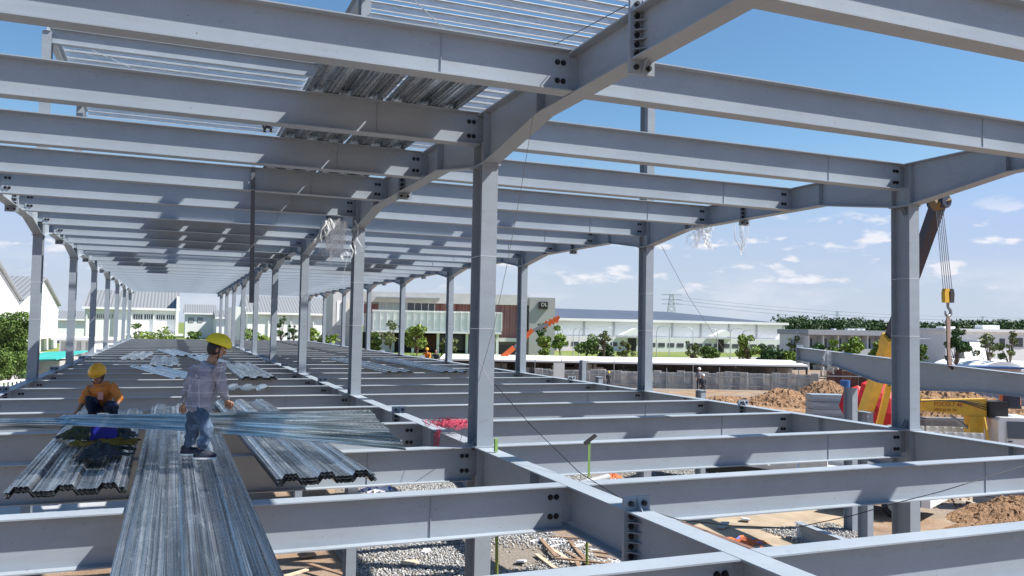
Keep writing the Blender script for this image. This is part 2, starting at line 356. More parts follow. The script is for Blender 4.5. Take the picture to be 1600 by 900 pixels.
# ------------------------------------------------------------------ deck sheets
PROF = []
for _x0 in (0.0, .36, .72):
    PROF += [(_x0+a, b) for a, b in ((0,0),(.018,0),(.022,.006),(.030,.006),(.034,0),(.048,0),(.085,.052),(.108,.052),(.113,.044),(.127,.044),(.132,.052),(.150,.052),(.155,.044),(.169,.044),(.174,.052),(.197,.052),(.234,0),(.252,0),(.257,.007),(.267,.007),(.272,0),(.295,0),(.300,.007),(.310,.007),(.315,0),(.335,0))]
PROF = [p_ for p_ in PROF if p_[0] <= 1.005]+[(1.01,0)]
def deck_mesh(l, n=1, t=.009):
    b = MB(); vs = []; ns = len(PROF); seg = n
    for j in range(seg+1):
        y = l*j/seg
        for x,z in PROF: vs.append((x,y,z+t))
    fs = [(j*ns+i, j*ns+i+1, (j+1)*ns+i+1, (j+1)*ns+i) for j in range(seg) for i in range(ns-1)]
    b.add(vs, fs, 0)
    lo = [(x,y,z-t) for x,y,z in vs]; b.add(lo, [tuple(reversed(f)) for f in fs], 0)
    for j,rev in ((0,False),(seg,True)):   # end caps
        e = [vs[j*ns+i] for i in range(ns)]+[lo[j*ns+i] for i in range(ns)]
        b.add(e, [((i,i+ns,i+ns+1,i+1) if not rev else (i,i+1,i+ns+1,i+ns)) for i in range(ns-1)], 1)
    for i in (0,ns-1): b.add([vs[i],vs[seg*ns+i],lo[seg*ns+i],lo[i]], [(0,1,2,3)], 0)
    return b.mesh('deck_sheet', [DECK, DECKD])
def stack(x, y, l, n, rot, lab, grp, z=.0, dz=.0125, t=.0045, rise=0, jitter=.012):
    me = deck_mesh(l, 1, t)
    for i in range(n):
        o = put('deck_sheet', me); top = (i == n-1)
        o.location = (x+random.uniform(-1,1)*jitter, y+random.uniform(-1,1)*jitter*2, z+t+.001+i*dz); o.rotation_euler = (R(rise),0,R(rot))
        what = 'topmost sheet' if top else f'{ORD[i]} sheet from the bottom'
        tag(o, f'{what} of {lab}', 'deck sheet', grp)
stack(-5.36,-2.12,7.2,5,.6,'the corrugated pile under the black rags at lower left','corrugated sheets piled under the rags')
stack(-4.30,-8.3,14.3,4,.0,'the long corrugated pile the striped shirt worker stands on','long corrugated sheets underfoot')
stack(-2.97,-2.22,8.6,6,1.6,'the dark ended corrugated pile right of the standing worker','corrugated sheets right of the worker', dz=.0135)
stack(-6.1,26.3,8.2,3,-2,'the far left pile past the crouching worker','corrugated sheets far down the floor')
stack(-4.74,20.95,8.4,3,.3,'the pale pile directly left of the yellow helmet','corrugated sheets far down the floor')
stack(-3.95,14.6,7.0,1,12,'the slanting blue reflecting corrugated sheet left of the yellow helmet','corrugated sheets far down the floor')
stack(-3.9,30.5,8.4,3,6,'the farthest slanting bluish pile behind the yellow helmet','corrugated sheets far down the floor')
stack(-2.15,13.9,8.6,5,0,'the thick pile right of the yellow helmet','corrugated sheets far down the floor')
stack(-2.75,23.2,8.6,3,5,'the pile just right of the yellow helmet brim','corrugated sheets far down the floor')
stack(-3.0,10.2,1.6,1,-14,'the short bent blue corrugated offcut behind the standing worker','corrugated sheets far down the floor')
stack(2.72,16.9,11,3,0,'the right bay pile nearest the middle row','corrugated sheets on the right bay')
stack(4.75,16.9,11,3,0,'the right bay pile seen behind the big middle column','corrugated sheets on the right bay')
# overhead bundles
for (x,y,l,lab) in ((-2.52,-2.75,12.0,'the overhead bundle left of the gap'),(-1.46,-2.7,12.0,'the overhead bundle beside the middle girder'),
    (-4.6,12.2,9.5,'the overhead bundle deep in the left bay'),(-3.45,12.2,9.5,'second bundle overhead deep in the left bay'),(-2.3,11.3,10,'the overhead bundle behind the hanging strap'),(-1.2,20,9,'the overhead bundle near the middle row far away'),
    (1.0,19.5,9,'the overhead bundle far in the right bay'),(3.4,22.5,9,'the second far overhead bundle of the right bay'),(4.6,22.5,9,'the third far overhead bundle of the right bay'),
    (-6.2,24,9,'the farthest overhead bundle in the left bay'),(-5.1,30,9,'the overhead bundle nearest the left bay end')):
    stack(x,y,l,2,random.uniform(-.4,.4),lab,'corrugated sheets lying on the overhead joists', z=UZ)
# the sheet the workers hold up, on edge
def held_sheet():
    n = 40; ns = len(PROF)
    TL = atd(-130,655,10.25); BL = atd(-135,659,9.45)
    TR = atd(575,639,10.22); BR = atd(635,703,9.55)
    vs = []; vl = []
    for j in range(n+1):
        t = j/n; a = TL.lerp(TR, t); b_ = BL.lerp(BR, t); sag = -.03*math.sin(math.pi*t); b_ = b_ + Vector((0,0,.10*math.sin(math.pi*t)))
        ax = (b_-a); wdir = ax.normalized(); ld = (TR-TL).normalized(); nn = ld.cross(wdir).normalized()
        if nn.y > 0: nn = -nn
        for x,z in PROF:
            p = a + wdir*x*min(1.0,ax.length) + nn*(z*.9) + Vector((0,0,sag)); vs.append(p); vl.append(p+nn*.0015)
    b = MB(); fs = [(j*ns+i,(j+1)*ns+i,(j+1)*ns+i+1,j*ns+i+1) for j in range(n) for i in range(ns-1)]
    b.add(vs, fs)
    # local frame along the sheet so the pressed pattern follows it
    me_o = b.build('held_deck_sheet', HELD); return me_o
k = Mat('galvanised_held', .27, .93)
sxx = k.N.new('ShaderNodeSeparateXYZ'); k.L.new(k.tc.outputs['UV'], sxx.inputs[0])
u_, v_ = sxx.outputs[0], sxx.outputs[1]
uv = k.N.new('ShaderNodeMapping'); k.L.new(k.tc.outputs['UV'], uv.inputs[0]); uv.inputs['Scale'].default_value = (.9, 40, 1)
st = k.noise(1, 5, .6, vec=uv.outputs[0])
k.col(k.ramp(st, [(.38,(.16,.19,.19)),(.5,(.45,.50,.49)),(.62,(.88,.91,.90))]))
wv = k.math('SINE', k.math('MULTIPLY', k.math('ADD', u_, k.math('PINGPONG', v_, .03)), 2*math.pi/.075), 0)
bd = k.math('GREATER_THAN', k.math('SINE', k.math('MULTIPLY', k.math('ADD', v_, .06), 2*math.pi/.18), 0), .45)
k.bump(k.math('ADD', k.math('MULTIPLY', wv, bd), k.math('MULTIPLY', st, .8)), .42, .011); HELD = k.m
hs = held_sheet()
uvl = hs.data.uv_layers.new(name='UVMap'); ns = len(PROF)
for lp in hs.data.loops:
    vi = lp.vertex_index; uvl.data[lp.index].uv = ((vi//ns)*(6.9/40), PROF[vi%ns][0])
sm_ = hs.modifiers.new('thickness','SOLIDIFY'); sm_.thickness = .0025
tag(hs, 'long corrugated steel sheet lifted on edge between the two workers', 'deck sheet')
# ------------------------------------------------------------------ ground
def ground_mat():
    k = Mat('dry_earth', .95, 0, .1); a = k.noise(.05, 6); b = k.noise(.7, 8, .65); c = k.noise(9, 5, .7); d = k.noise(.21, 4)
    col = k.ramp(b, [(.25,(.17,.115,.08)),(.5,(.29,.20,.135)),(.75,(.38,.29,.21))])
    col = k.mix(k.rng(d, .48, .6, 0, .8), col, k.ramp(c, [(.3,(.16,.145,.13)),(.7,(.30,.285,.265))]))
    col = k.mix(k.rng(c, .6, .75, 0, .5), col, (.22,.17,.13))
    k.col(col); k.bump(k.math('ADD', b, k.math('MULTIPLY', c, .5)), .8, .12); return k.m
EARTH = ground_mat()
n = 60; b = MB(); S = 2500
o = b.box((-S,-300,GZ-.5),(S,3500,GZ)).build('ground', EARTH); tag(o, kind='structure')
def sheet(name, pts, z, mat, kind='structure'):
    b = MB(); b.add([(x,y,z) for x,y in pts], [tuple(range(len(pts)))]); return tag(b.build(name, mat), kind=kind)
GRASS = Mat('grass', .9, 0, .2); _a = GRASS.noise(.05, 5); _b2 = GRASS.noise(1.4, 6, .7)
GRASS.col(GRASS.mix(GRASS.rng(_a,.45,.6,0,.55), GRASS.ramp(_b2,[(.3,(.10,.15,.03)),(.7,(.19,.25,.06))]), (.24,.23,.10))); GRASS.bump(_b2,.6,.2); GRASS = GRASS.m
CONC = simple('concrete', (.36,.35,.33), .9, 0, .15, .6, .2, .3); ROADM = simple('asphalt_grey', (.20,.20,.20), .9, 0, .15, .5, .2, .2)
WHITE = simple('white_wall', (.80,.80,.79), .7, 0, .04, .2, .3); WHITE2 = simple('offwhite_wall', (.70,.71,.70), .7, 0, .05, .3, .3)
DARK = simple('dark_parts_and_shade', (.035,.033,.03), .8, 0, .3, .5); GLASSD = simple('dark_glass', (.05,.06,.075), .12, 0, .15, .4, .8)  # DARK colours real dark parts, and paints shade in recesses and under the shelter
GREY = simple('grey_trim', (.32,.33,.34), .6, 0, .1, 1); BLACK = simple('black_rubber', (.02,.02,.022), .7, 0, .2, 4)
F0x, F0y = math.cos(YAW), -math.sin(YAW)   # image-right direction on the ground
def loc(px, D, dx=0, dy=0):                # ground point straight below a direction at distance D
    a = (px-800)/FPX*D + dx
    return Vector((CAM.x + F0x*a - F0y*(D+dy), CAM.y + F0y*a + F0x*(D+dy), 0))
def hor(px): return 511+(px-800)*.0187
class Bld:
    """boxes of one building: local x runs along its front, y into it, z up; measured in metres from its anchor"""
    def __init__(s, name, label, cat, ref, D, rot=0, group=None):
        s.D = D; s.s = D/FPX; s.ref = ref; s.c = math.cos(rot); s.q = math.sin(rot); s.t = thing(name, label, cat, loc(ref, D), -YAW+rot, group)
    def X(s, px): return ((px-800)/FPX*s.D-(s.ref-800)/FPX*s.D)/(s.c-(px-800)/FPX*s.q)
    def Z(s, px, py): return 1.65+(hor(px)-py)*(s.D+s.X(px)*s.q)/FPX
    def part(s, name, rects, mat, parent=None, label=None):
        b = MB()
        for (p0,p1,q0,q1,d0,d1) in rects:
            c = (p0+p1)/2; z1 = s.Z(c,q0) if q0 is not None else None; z0 = GZ if q1 is None else s.Z(c,q1)
            b.box((s.X(p0),d0,z0),(s.X(p1),d1,z1))
        return b.build(name, mat, parent or s.t, label)
    def parts(s, name, rects, mat, parent=None):
        return [s.part(name, [r], mat, parent) for r in rects]
# lawn, roads
def quad(name, pxs, z, mat, kind='structure'):
    return sheet(name, [tuple(gnd(px,py)[:2]) for px,py in pxs], z, mat, kind)
quad('lawn', [(585,569),(1330,569),(1330,551),(585,547)], GZ+.004, GRASS, 'structure')
quad('verge', [(-900,560),(430,548),(430,533),(-900,520)], GZ+.004, GRASS, 'structure')
sheet('far_field', [(-2000,215),(-40,215),(100,255),(210,190),(1400,-500),(2500,-200),(2400,3400),(-2400,3400)], GZ+.002, GRASS)
sheet('slab', [(-34,15.5),(-1.5,17),(-1.5,26),(-34,30)], GZ+.012, simple('wet_concrete',(.40,.41,.43),.5,0,.2,.4,.4,.2))
quad('yard', [(-700,900),(120,760),(255,600),(200,548),(-700,560)], GZ+.008, CONC)
quad('road', [(-300,533),(585,541),(585,534),(-300,522)], GZ+.008, ROADM)
quad('path', [(940,562),(1330,560),(1330,557.5),(900,558.5)], GZ+.008, CONC)
quad('dirt_track', [(1290,700),(1700,860),(1700,780),(1480,700)], GZ+.006, simple('pale_dirt',(.34,.285,.23),.95,0,.2,.8,.1,.4))
SAND = simple('sand', (.36,.29,.21), .95, 0, .2, 1.2, .1, .4)
sheet('sand', [(11.5,13),(16,15.5),(20,14),(17.5,11),(13.8,9.5),(12.4,10)], GZ+.008, SAND)
sheet('soil', [(20,4),(27,14),(44,24),(60,10),(40,-12)], GZ+.004, simple('red_soil',(.34,.20,.12),.95,0,.25,.9,.1,.6))
# gravel: thousands of stones
def gravel(name, polys, dens, size, cols, seed):
    rg = np.random.default_rng(seed); base = np.array([(1,0,0),(-.5,.87,0),(-.5,-.87,0),(0,0,.8),(.3,.3,-.4)],float)
    ft = np.array([(0,1,3),(1,2,3),(2,0,3),(1,0,4),(2,1,4),(0,2,4)])
    P = []
    for x0,y0,x1,y1 in polys:
        m_ = int(abs((x1-x0)*(y1-y0))*dens); P.append(np.c_[rg.uniform(x0,x1,m_), rg.uniform(y0,y1,m_)])
    P = np.concatenate(P); mk = np.sin(P[:,0]*1.1+np.sin(P[:,1]*.9)*1.6)+np.sin(P[:,1]*.8+P[:,0]*.35)+rg.normal(size=len(P))*.35; P = P[mk>-1.0]; n_ = len(P); s_ = rg.uniform(.5,1.25,n_)*size
    A = rg.normal(size=(n_,3,3)); Q,_ = np.linalg.qr(A)
    V = np.einsum('nij,vj->nvi', Q, base)*(s_[:,None,None])*np.array([1,1,.75])
    V[:,:,0] += P[:,None,0]; V[:,:,1] += P[:,None,1]
    V[:,:,2] += GZ+.01+rg.uniform(.0,.05,n_)[:,None]
    F = (ft[None]+np.arange(n_)[:,None,None]*5).reshape(-1,3)
    me = bpy.data.meshes.new(name); me.vertices.add(n_*5); me.vertices.foreach_set('co', V.reshape(-1).astype(np.float32))
    me.loops.add(len(F)*3); me.loops.foreach_set('vertex_index', F.reshape(-1).astype(np.int32))
    me.polygons.add(len(F)); me.polygons.foreach_set('loop_start', np.arange(0,len(F)*3,3,dtype=np.int32))
    me.polygons.foreach_set('material_index', np.repeat(rg.integers(0,len(cols),n_),6).astype(np.int32))
    for c in cols: me.materials.append(c)
    me.update(); me.validate(); o = put(name, me); return tag(o, kind='stuff')
GR = [simple('pale_stone',(.48,.48,.475),.85,0,.1,5), simple('mid_stone',(.34,.345,.35),.85,0,.1,5), simple('dark_stone',(.19,.195,.20),.85,0,.1,5), simple('warm_stone',(.42,.39,.35),.85,0,.1,5)]
o = gravel('crushed_stone', [(0.8,9.6,7.6,15.5),(2.5,15.5,9,22.8),(9,17.5,20,23),(14.5,9,17.5,12)], 420, .05, GR, 3); tag(o, label='grey crushed stone spread on the earth under the steel floor')
o = sheet('gravel_bed', [(.6,9.4),(7.6,9.4),(7.7,15.2),(9.2,17.3),(20,17.3),(20,23.2),(2.3,23),(.6,15.6)], GZ+.012, simple('gravel_bed',(.22,.19,.16),.95,0,.35,14,.1,.8), 'structure')
o = gravel('soil_clods', [(23,4,42,20),(30,24,48,44)], 9, .09, [simple('clod_brown',(.30,.18,.11),.95,0,.2,3),simple('clod_dark',(.18,.11,.07),.95,0,.2,3)], 9); tag(o, label='scattered clods of earth on the site ground')
# soil mounds
def mound(px, py, w, h, D, label, seed, mat):
    rg = np.random.default_rng(seed); n = 70; b = MB(); vs = []; dd = w*.75
    ph = rg.uniform(0,6.28,(14,2)); fr = rg.uniform(.6,6,(14,2)); am = .5/(np.hypot(fr[:,0],fr[:,1])+.4)
    for j in range(n+1):
        for i in range(n+1):
            x = (i/n-.5)*2; y = (j/n-.5)*2; r = math.hypot(x, y)
            e = max(0, 1-r**1.25 + .0); q = sum(am[k]*math.sin(fr[k,0]*x*3+ph[k,0])*math.cos(fr[k,1]*y*3+ph[k,1]) for k in range(14))
            z = h*(e**.9)*(1+.28*q) + (.16*abs(q)+rg.uniform(-.09,.11)*h*.6)*min(1,e*3)
            vs.append((x*w/2+rg.uniform(-.03,.03)*w*.3, y*dd/2, z-.03))
    fs = [(j*(n+1)+i, j*(n+1)+i+1, (j+1)*(n+1)+i+1, (j+1)*(n+1)+i) for j in range(n) for i in range(n)]
    b.add(vs, fs); o = b.build('soil_mound', mat); p = loc(px, D); o.location = (p.x,p.y,GZ); o.rotation_euler = (0,0,-YAW); return tag(o, label, 'soil mound', 'mounds of excavated soil')
ks = Mat('excavated_soil', .97, 0, .05); _n = ks.noise(1.4, 9, .7); _m = ks.noise(6, 6, .7)
ks.col(ks.mix(ks.rng(_m,.55,.75,0,.6), ks.ramp(_n,[(.3,(.28,.165,.09)),(.55,(.45,.285,.175)),(.75,(.54,.39,.27))]), (.24,.15,.10))); ks.bump(ks.math('ADD',_n,_m),1,.25); SOIL = ks.m
mound(1222,0,11,2.1,66,'tan soil mound peaking just right of the two far workers',1,SOIL)
mound(1135,0,12,1.5,68,'lower soil mound behind the two far workers',2,SOIL)
mound(1292,0,9,2.3,76,'rounded soil mound in front of the blue barrel',3,SOIL)
mound(1240,0,14,1.0,58,'broad low spread of soil before the mounds',4,SOIL)
mound(1175,0,20,1.25,61,'wide low bank of tan soil stretching toward the fence',9,SOIL)
mound(1490,0,15,3.0,58,'rough heap of soil and rubble behind the yellow truck crane',5,SOIL)
mound(1625,0,6.5,1.0,30,'brown soil bank under the right steel joists',6,SOIL)
mound(1590,0,5,.5,28,'low reddish soil heap beside the white truck nose',8,SOIL)
# ------------------------------------------------------------------ corrugated fences
def corr_fence(px0, px1, D, h, mat, label, top_var=.12, seg=.9, post=True):
    p = loc(px0, D); t = thing('sheet_fence', label, 'fence', (p.x,p.y,GZ), -YAW); ln = (px1-px0)/FPX*D; b = MB(); n = int(ln/seg)
    for i in range(n):
        hh = h+random.uniform(-1,1)*top_var; x0 = i*seg; m_ = 12; vs = []
        for j in range(m_+1):
            x = x0+seg*j/m_; y = .03*math.cos(j*math.pi) + (i%2)*.02; vs += [(x,y,0),(x,y,hh)]
        b.add(vs, [(2*j,2*j+2,2*j+3,2*j+1) for j in range(m_)], i%3)
    b.build('corrugated_panels', mat, t)
    r = MB(); r.box((0,-.10,h*.72),(ln,-.06,h*.72+.12)); r.build('top_rail', GREY, t); r = MB(); r.box((0,-.10,h*.18),(ln,-.06,h*.18+.1)); r.build('bottom_rail', GREY, t)
    if post:
        for i in range(int(ln/3)+1): MB().box((i*3-.04,-.2,0),(i*3+.04,-.105,h+random.uniform(0,1.6))).build('post', GREY, t)
def fm(c, nm):
    k = Mat(nm, .75, .1, .3); a = k.noise((1.3,1.3,.35),5,.65); r_ = k.noise((2,2,.8),5,.7)
    k.col(k.mix(k.rng(r_,.60,.72,0,.7), k.ramp(a,[(.3,tuple(v*.68 for v in c)),(.7,tuple(v*1.15 for v in c))]), (.20,.11,.075))); return k.m
FG = [fm((.42,.43,.43),'zinc_sheet_a'), fm((.34,.35,.36),'zinc_sheet_b'), fm((.50,.49,.47),'zinc_sheet_c')]
FB = [fm((.15,.075,.06),'rust_sheet_a'), fm((.11,.055,.05),'rust_sheet_b'), fm((.17,.09,.07),'rust_sheet_c')]
corr_fence(838,1292,95,1.95,FG,'long weathered grey corrugated sheet fence behind the soil mounds')
corr_fence(1292,1430,93,2.5,FB,'rusty brown corrugated sheet fence behind the yellow crane boom', post=False)
corr_fence(1420,1620,80,3.2,[simple('blue_grey_sheet',(.24,.26,.33),.7,0,.1,1)]*3,'blue grey corrugated hoarding behind the truck crane', .02, post=False)
# long canopy
t = thing('shelter_roof', 'long low shelter with white roof edge and dark open side behind the grey fence', 'shelter', loc(690,108)+Vector((0,0,0)), -YAW)
s_ = 108/FPX; ln = (1262-690)*s_; zr = 1.65-(563-514)*s_
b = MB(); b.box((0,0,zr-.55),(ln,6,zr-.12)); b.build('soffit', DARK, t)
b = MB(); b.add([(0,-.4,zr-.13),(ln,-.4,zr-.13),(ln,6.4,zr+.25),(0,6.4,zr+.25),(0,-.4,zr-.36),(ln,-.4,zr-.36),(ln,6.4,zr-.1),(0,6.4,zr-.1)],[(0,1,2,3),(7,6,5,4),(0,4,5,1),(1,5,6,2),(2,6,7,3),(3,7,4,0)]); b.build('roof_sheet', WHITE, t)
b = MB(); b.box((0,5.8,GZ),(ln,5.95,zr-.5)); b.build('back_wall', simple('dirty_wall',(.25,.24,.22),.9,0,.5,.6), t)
for i in range(13): MB().box((i*ln/12-.1,.1,GZ),(i*ln/12+.1,.3,zr-.5)).build('post', DARK, t)
JUNK = [simple('junk_pale',(.6,.58,.54),.8,0,.2,2), simple('junk_dark',(.08,.07,.07),.8,0,.2,2), simple('junk_grey',(.3,.3,.3),.8,0,.2,2)]
for i in range(26):
    w_ = random.uniform(.4,2.4); h_ = random.uniform(.5,2.0); x_ = random.uniform(0,ln-3); p = Vector((t.location.x+F0x*x_-F0y*2.2, t.location.y+F0y*x_+F0x*2.2, GZ))
    o = MB().box((0,0,0),(w_,.5,h_)).box((.05,-.02,h_*.3),(w_-.05,-.001,h_*.36)).build('crate', JUNK[i%3]); o.location = (p.x,p.y+random.uniform(0,.6),GZ); o.rotation_euler = (0,0,-YAW)
    tag(o, f'{["pale","dark","grey"][i%3]} crate stored in the shade of the long low shelter', 'crate', f'{["pale","dark","grey"][i%3]} crates stored under the long shelter')
# ------------------------------------------------------------------ poster, barrel
p = loc(867,93); t = thing('poster_board','white poster board on the fence under the shelter roof edge','poster',(p.x,p.y,GZ),-YAW)
s_ = 93/FPX; MB().box((0,0,.6),(17*s_,.05,.6+30*s_)).build('board', simple('poster_white',(.75,.77,.74),.5,0,.05,1), t); MB().box((.03,-.006,.65),(17*s_-.03,-.001,1.05)).build('green_band', simple('poster_green',(.42,.52,.30),.6,0,.2,1), t)
p = loc(1321,88); o = MB().tube([(0,0,0),(0,0,.3),(0,0,.33),(0,0,.62),(0,0,.65),(0,0,.95),(0,0,1.7)],[.5,.5,.53,.5,.53,.5,.5],16).build('blue_barrel', simple('blue_plastic',(.02,.09,.30),.4,0,.1,2)); o.location=(p.x,p.y,GZ); tag(o,'tall blue plastic barrel in front of the rusty brown fence','barrel')
p = loc(1577,60); o = MB().tube([(0,0,0),(0,0,1.3),(0,0,1.35),(0,0,1.75),(0,0,1.8),(0,0,2.9)],[.62,.62,.68,.66,.72,.6],16).build('orange_barrel', simple('orange_plastic',(.55,.13,.03),.4,0,.1,2)); o.location=(p.x,p.y,GZ); tag(o,'stacked orange barrels against the blue grey hoarding at right','barrel')
# ------------------------------------------------------------------ office building
B = Bld('office_building','modern office with white finned balcony, red louvres and a brick end wall lettered DL','building',585,200,R(7))
BRK = Mat('grey_brick',.85,0,.2); _bt = BRK.N.new('ShaderNodeTexBrick'); BRK.L.new(BRK.map((1,1,1)),_bt.inputs[0]); _bt.inputs['Scale'].default_value=.8; _bt.inputs['Color1'].default_value=(.62,.60,.57,1); _bt.inputs['Color2'].default_value=(.55,.53,.50,1); _bt.inputs['Mortar'].default_value=(.42,.41,.40,1); BRK.L.new(_bt.outputs[0],BRK.b.inputs['Base Color']); BRK=BRK.m
B.part('brick_end_wall', [(828,868,465,None,0,22)], BRK)
B.part('parapet', [(566,828,458,474,1,22)], simple('parapet_stone',(.60,.58,.55),.8,0,.08,.5))
B.part('rear_wall', [(566,828,474,None,9,21)], WHITE2)
LV = Mat('red_louvre',.6,0,.3); _w = LV.noise((3,3,.05),3); LV.col(LV.ramp(_w,[(.35,(.20,.075,.075)),(.6,(.36,.20,.19))])); LV=LV.m
B.part('red_louvre_screen', [(772,828,474.1,528,2,2.6)], LV); B.part('red_louvre_screen', [(682,772,474.1,489,5,5.6)], LV); B.part('red_louvre_screen', [(567,590,474.1,489,5,5.6)], LV)
B.part('dark_strip', [(823,828,475,524,1.2,1.9)], DARK)  # solid dark strip where the louvres meet the brick end wall
B.part('terrace_roof', [(588,687,464.5,467,-1,9)], GREY)
B.part('glass_wall', [(592,636,468,489,4,4.3)], simple('pale_glass',(.55,.62,.60),.25,0,.05,.3)); w_ = B.part('window', [(637,680,468,489,4,4.3)], GLASSD)
B.parts('mullion', [(px,px+1,468,489,3.6,3.99) for px in (592,603,614,625,636,648,659,670,680)], WHITE, w_)
bal = B.part('balcony_screen', [(583,783,488,518,-2,-1.6)], simple('screen_glass',(.74,.78,.77),.35,0,.06,.2))
B.part('balcony_slab', [(583,783,517,520.5,-2.6,9)], WHITE); B.part('balcony_cap', [(583,783,486,488.5,-2.3,-1.2)], WHITE)
B.parts('fin', [(585+i*10.4,586.4+i*10.4,488.6,517,-2.6,-2.01) for i in range(20)], WHITE, bal)
B.part('recess_shade_panel', [(566,772,520.6,None,6,6.3)], DARK)  # near black panel, the shade of the ground floor recess painted on
B.part('glazing', [(690,735,524,548,5.4,5.9)], GLASSD); B.part('red_curtain', [(652,688,524,548,5.4,5.9)], simple('curtain',(.12,.05,.04),.7,0,.2,2))
B.parts('pillar', [(px,px+4,520.6,None,-1,0) for px in (593,645,684,729,776)], WHITE)
B.part('white_wall_panel', [(594,618,521,None,3,3.4)], WHITE2); B.part('low_white_screen', [(776,826,528.2,534,1,1.4)], WHITE2)
sg = B.part('sign_plate', [(842,856,471.5,483,-.6,-.02)], simple('sign_black',(.03,.025,.03),.4)); 
def text(name, body, size, M, mat, parent=None, ext=.01):
    c = bpy.data.curves.new(name,'FONT'); c.body = body; c.size = size; c.extrude = ext; c.materials.append(mat)
    o = bpy.data.objects.new('tmp', c); COL.objects.link(o); dg = bpy.context.evaluated_depsgraph_get(); me = bpy.data.meshes.new_from_object(o.evaluated_get(dg)); bpy.data.objects.remove(o)
    me.transform(M); return put(name, me, parent)
RX = Matrix.Rotation(math.pi/2,4,'X')
text('lettering','DL',1.25,Matrix.Translation((B.X(845.2),-.64,B.Z(849,478.6)))@RX,simple('sign_letters',(.62,.60,.50),.5),sg,.04)
B.part('black_hoarding', [(772,812,536,None,-14,-13.7)], BLACK)
B2 = Bld('stair_tower','tall pale concrete stair tower left of the office with a narrow white strip window','building',521,205,YAW)
B2.part('wall', [(521,549,446,None,0,10)], simple('pale_concrete',(.50,.50,.50),.8,0,.08,.4)); B2.part('strip_window', [(527,534,470,508,-.1,-.01)], WHITE); B2.part('rough_edge_wall', [(535,549,470,None,-.4,-.01)], BRK)
B2.part('low_wing', [(549,566,488,None,2,8)], GREY)
# long warehouse
B = Bld('warehouse','very long white warehouse with blue grey roof beyond the lawn','building',868,250,R(12))
b = MB(); L_ = 1225; x0,x1 = B.X(866),B.X(L_); zt = B.Z(868,498)
b.box((x0,0,GZ),(x1,60,zt)); b.build('wall', WHITE, B.t)
b = MB(); RFB = simple('blue_grey_roof',(.10,.115,.155),.5,.2,.1,.1)
zr = zt+3.9; b.add([(x0-1,-1.2,zt),(x1+1,-1.2,zt),(x1+1,61,zt),(x0-1,61,zt),(x0-1,30,zr),(x1-28,30,zr-.3)],[(0,1,5,4),(1,2,5),(2,3,4,5),(3,0,4),(0,3,2,1)]); b.build('roof', RFB, B.t)
b = MB().box((x0-1,-1.5,zt-.5),(x1+1,-1.21,zt+.25)).build('gutter', WHITE, B.t)
for i in range(9): MB().box((x0+i*(x1-x0)/8-.25,-.35,GZ),(x0+i*(x1-x0)/8+.25,-.01,zt-.51)).build('downpipe', simple('pipe_grey',(.42,.43,.44),.7) if i == 0 else bpy.data.materials['pipe_grey'], B.t)
b = MB().box((x0,-4,GZ),(x1,-.36,GZ+4.3)).build('lean_to', WHITE2, B.t)
for i in range(24):
    px = x0+1.5+i*(x1-x0-3)/24; w_ = MB().box((px,-4.1,GZ+1.5),(px+2.1,-4.005,GZ+2.7)).build('window', GLASSD, B.t)
for px,w in ((B.X(975),14*.19),(B.X(1112),12*.19)):
    MB().add([(px-3,-7.5,GZ+5),(px+w+3,-7.5,GZ+5),(px+w/2,-7.5,GZ+7),(px-3,-4,GZ+5),(px+w+3,-4,GZ+5),(px+w/2,-4,GZ+7)],[(0,1,2),(5,4,3),(0,2,5,3),(1,4,5,2),(0,3,4,1)]).build('porch', WHITE, B.t)
    MB().box((px,-4.25,GZ),(px+w,-4.11,GZ+4)).build('door', DARK, B.t)
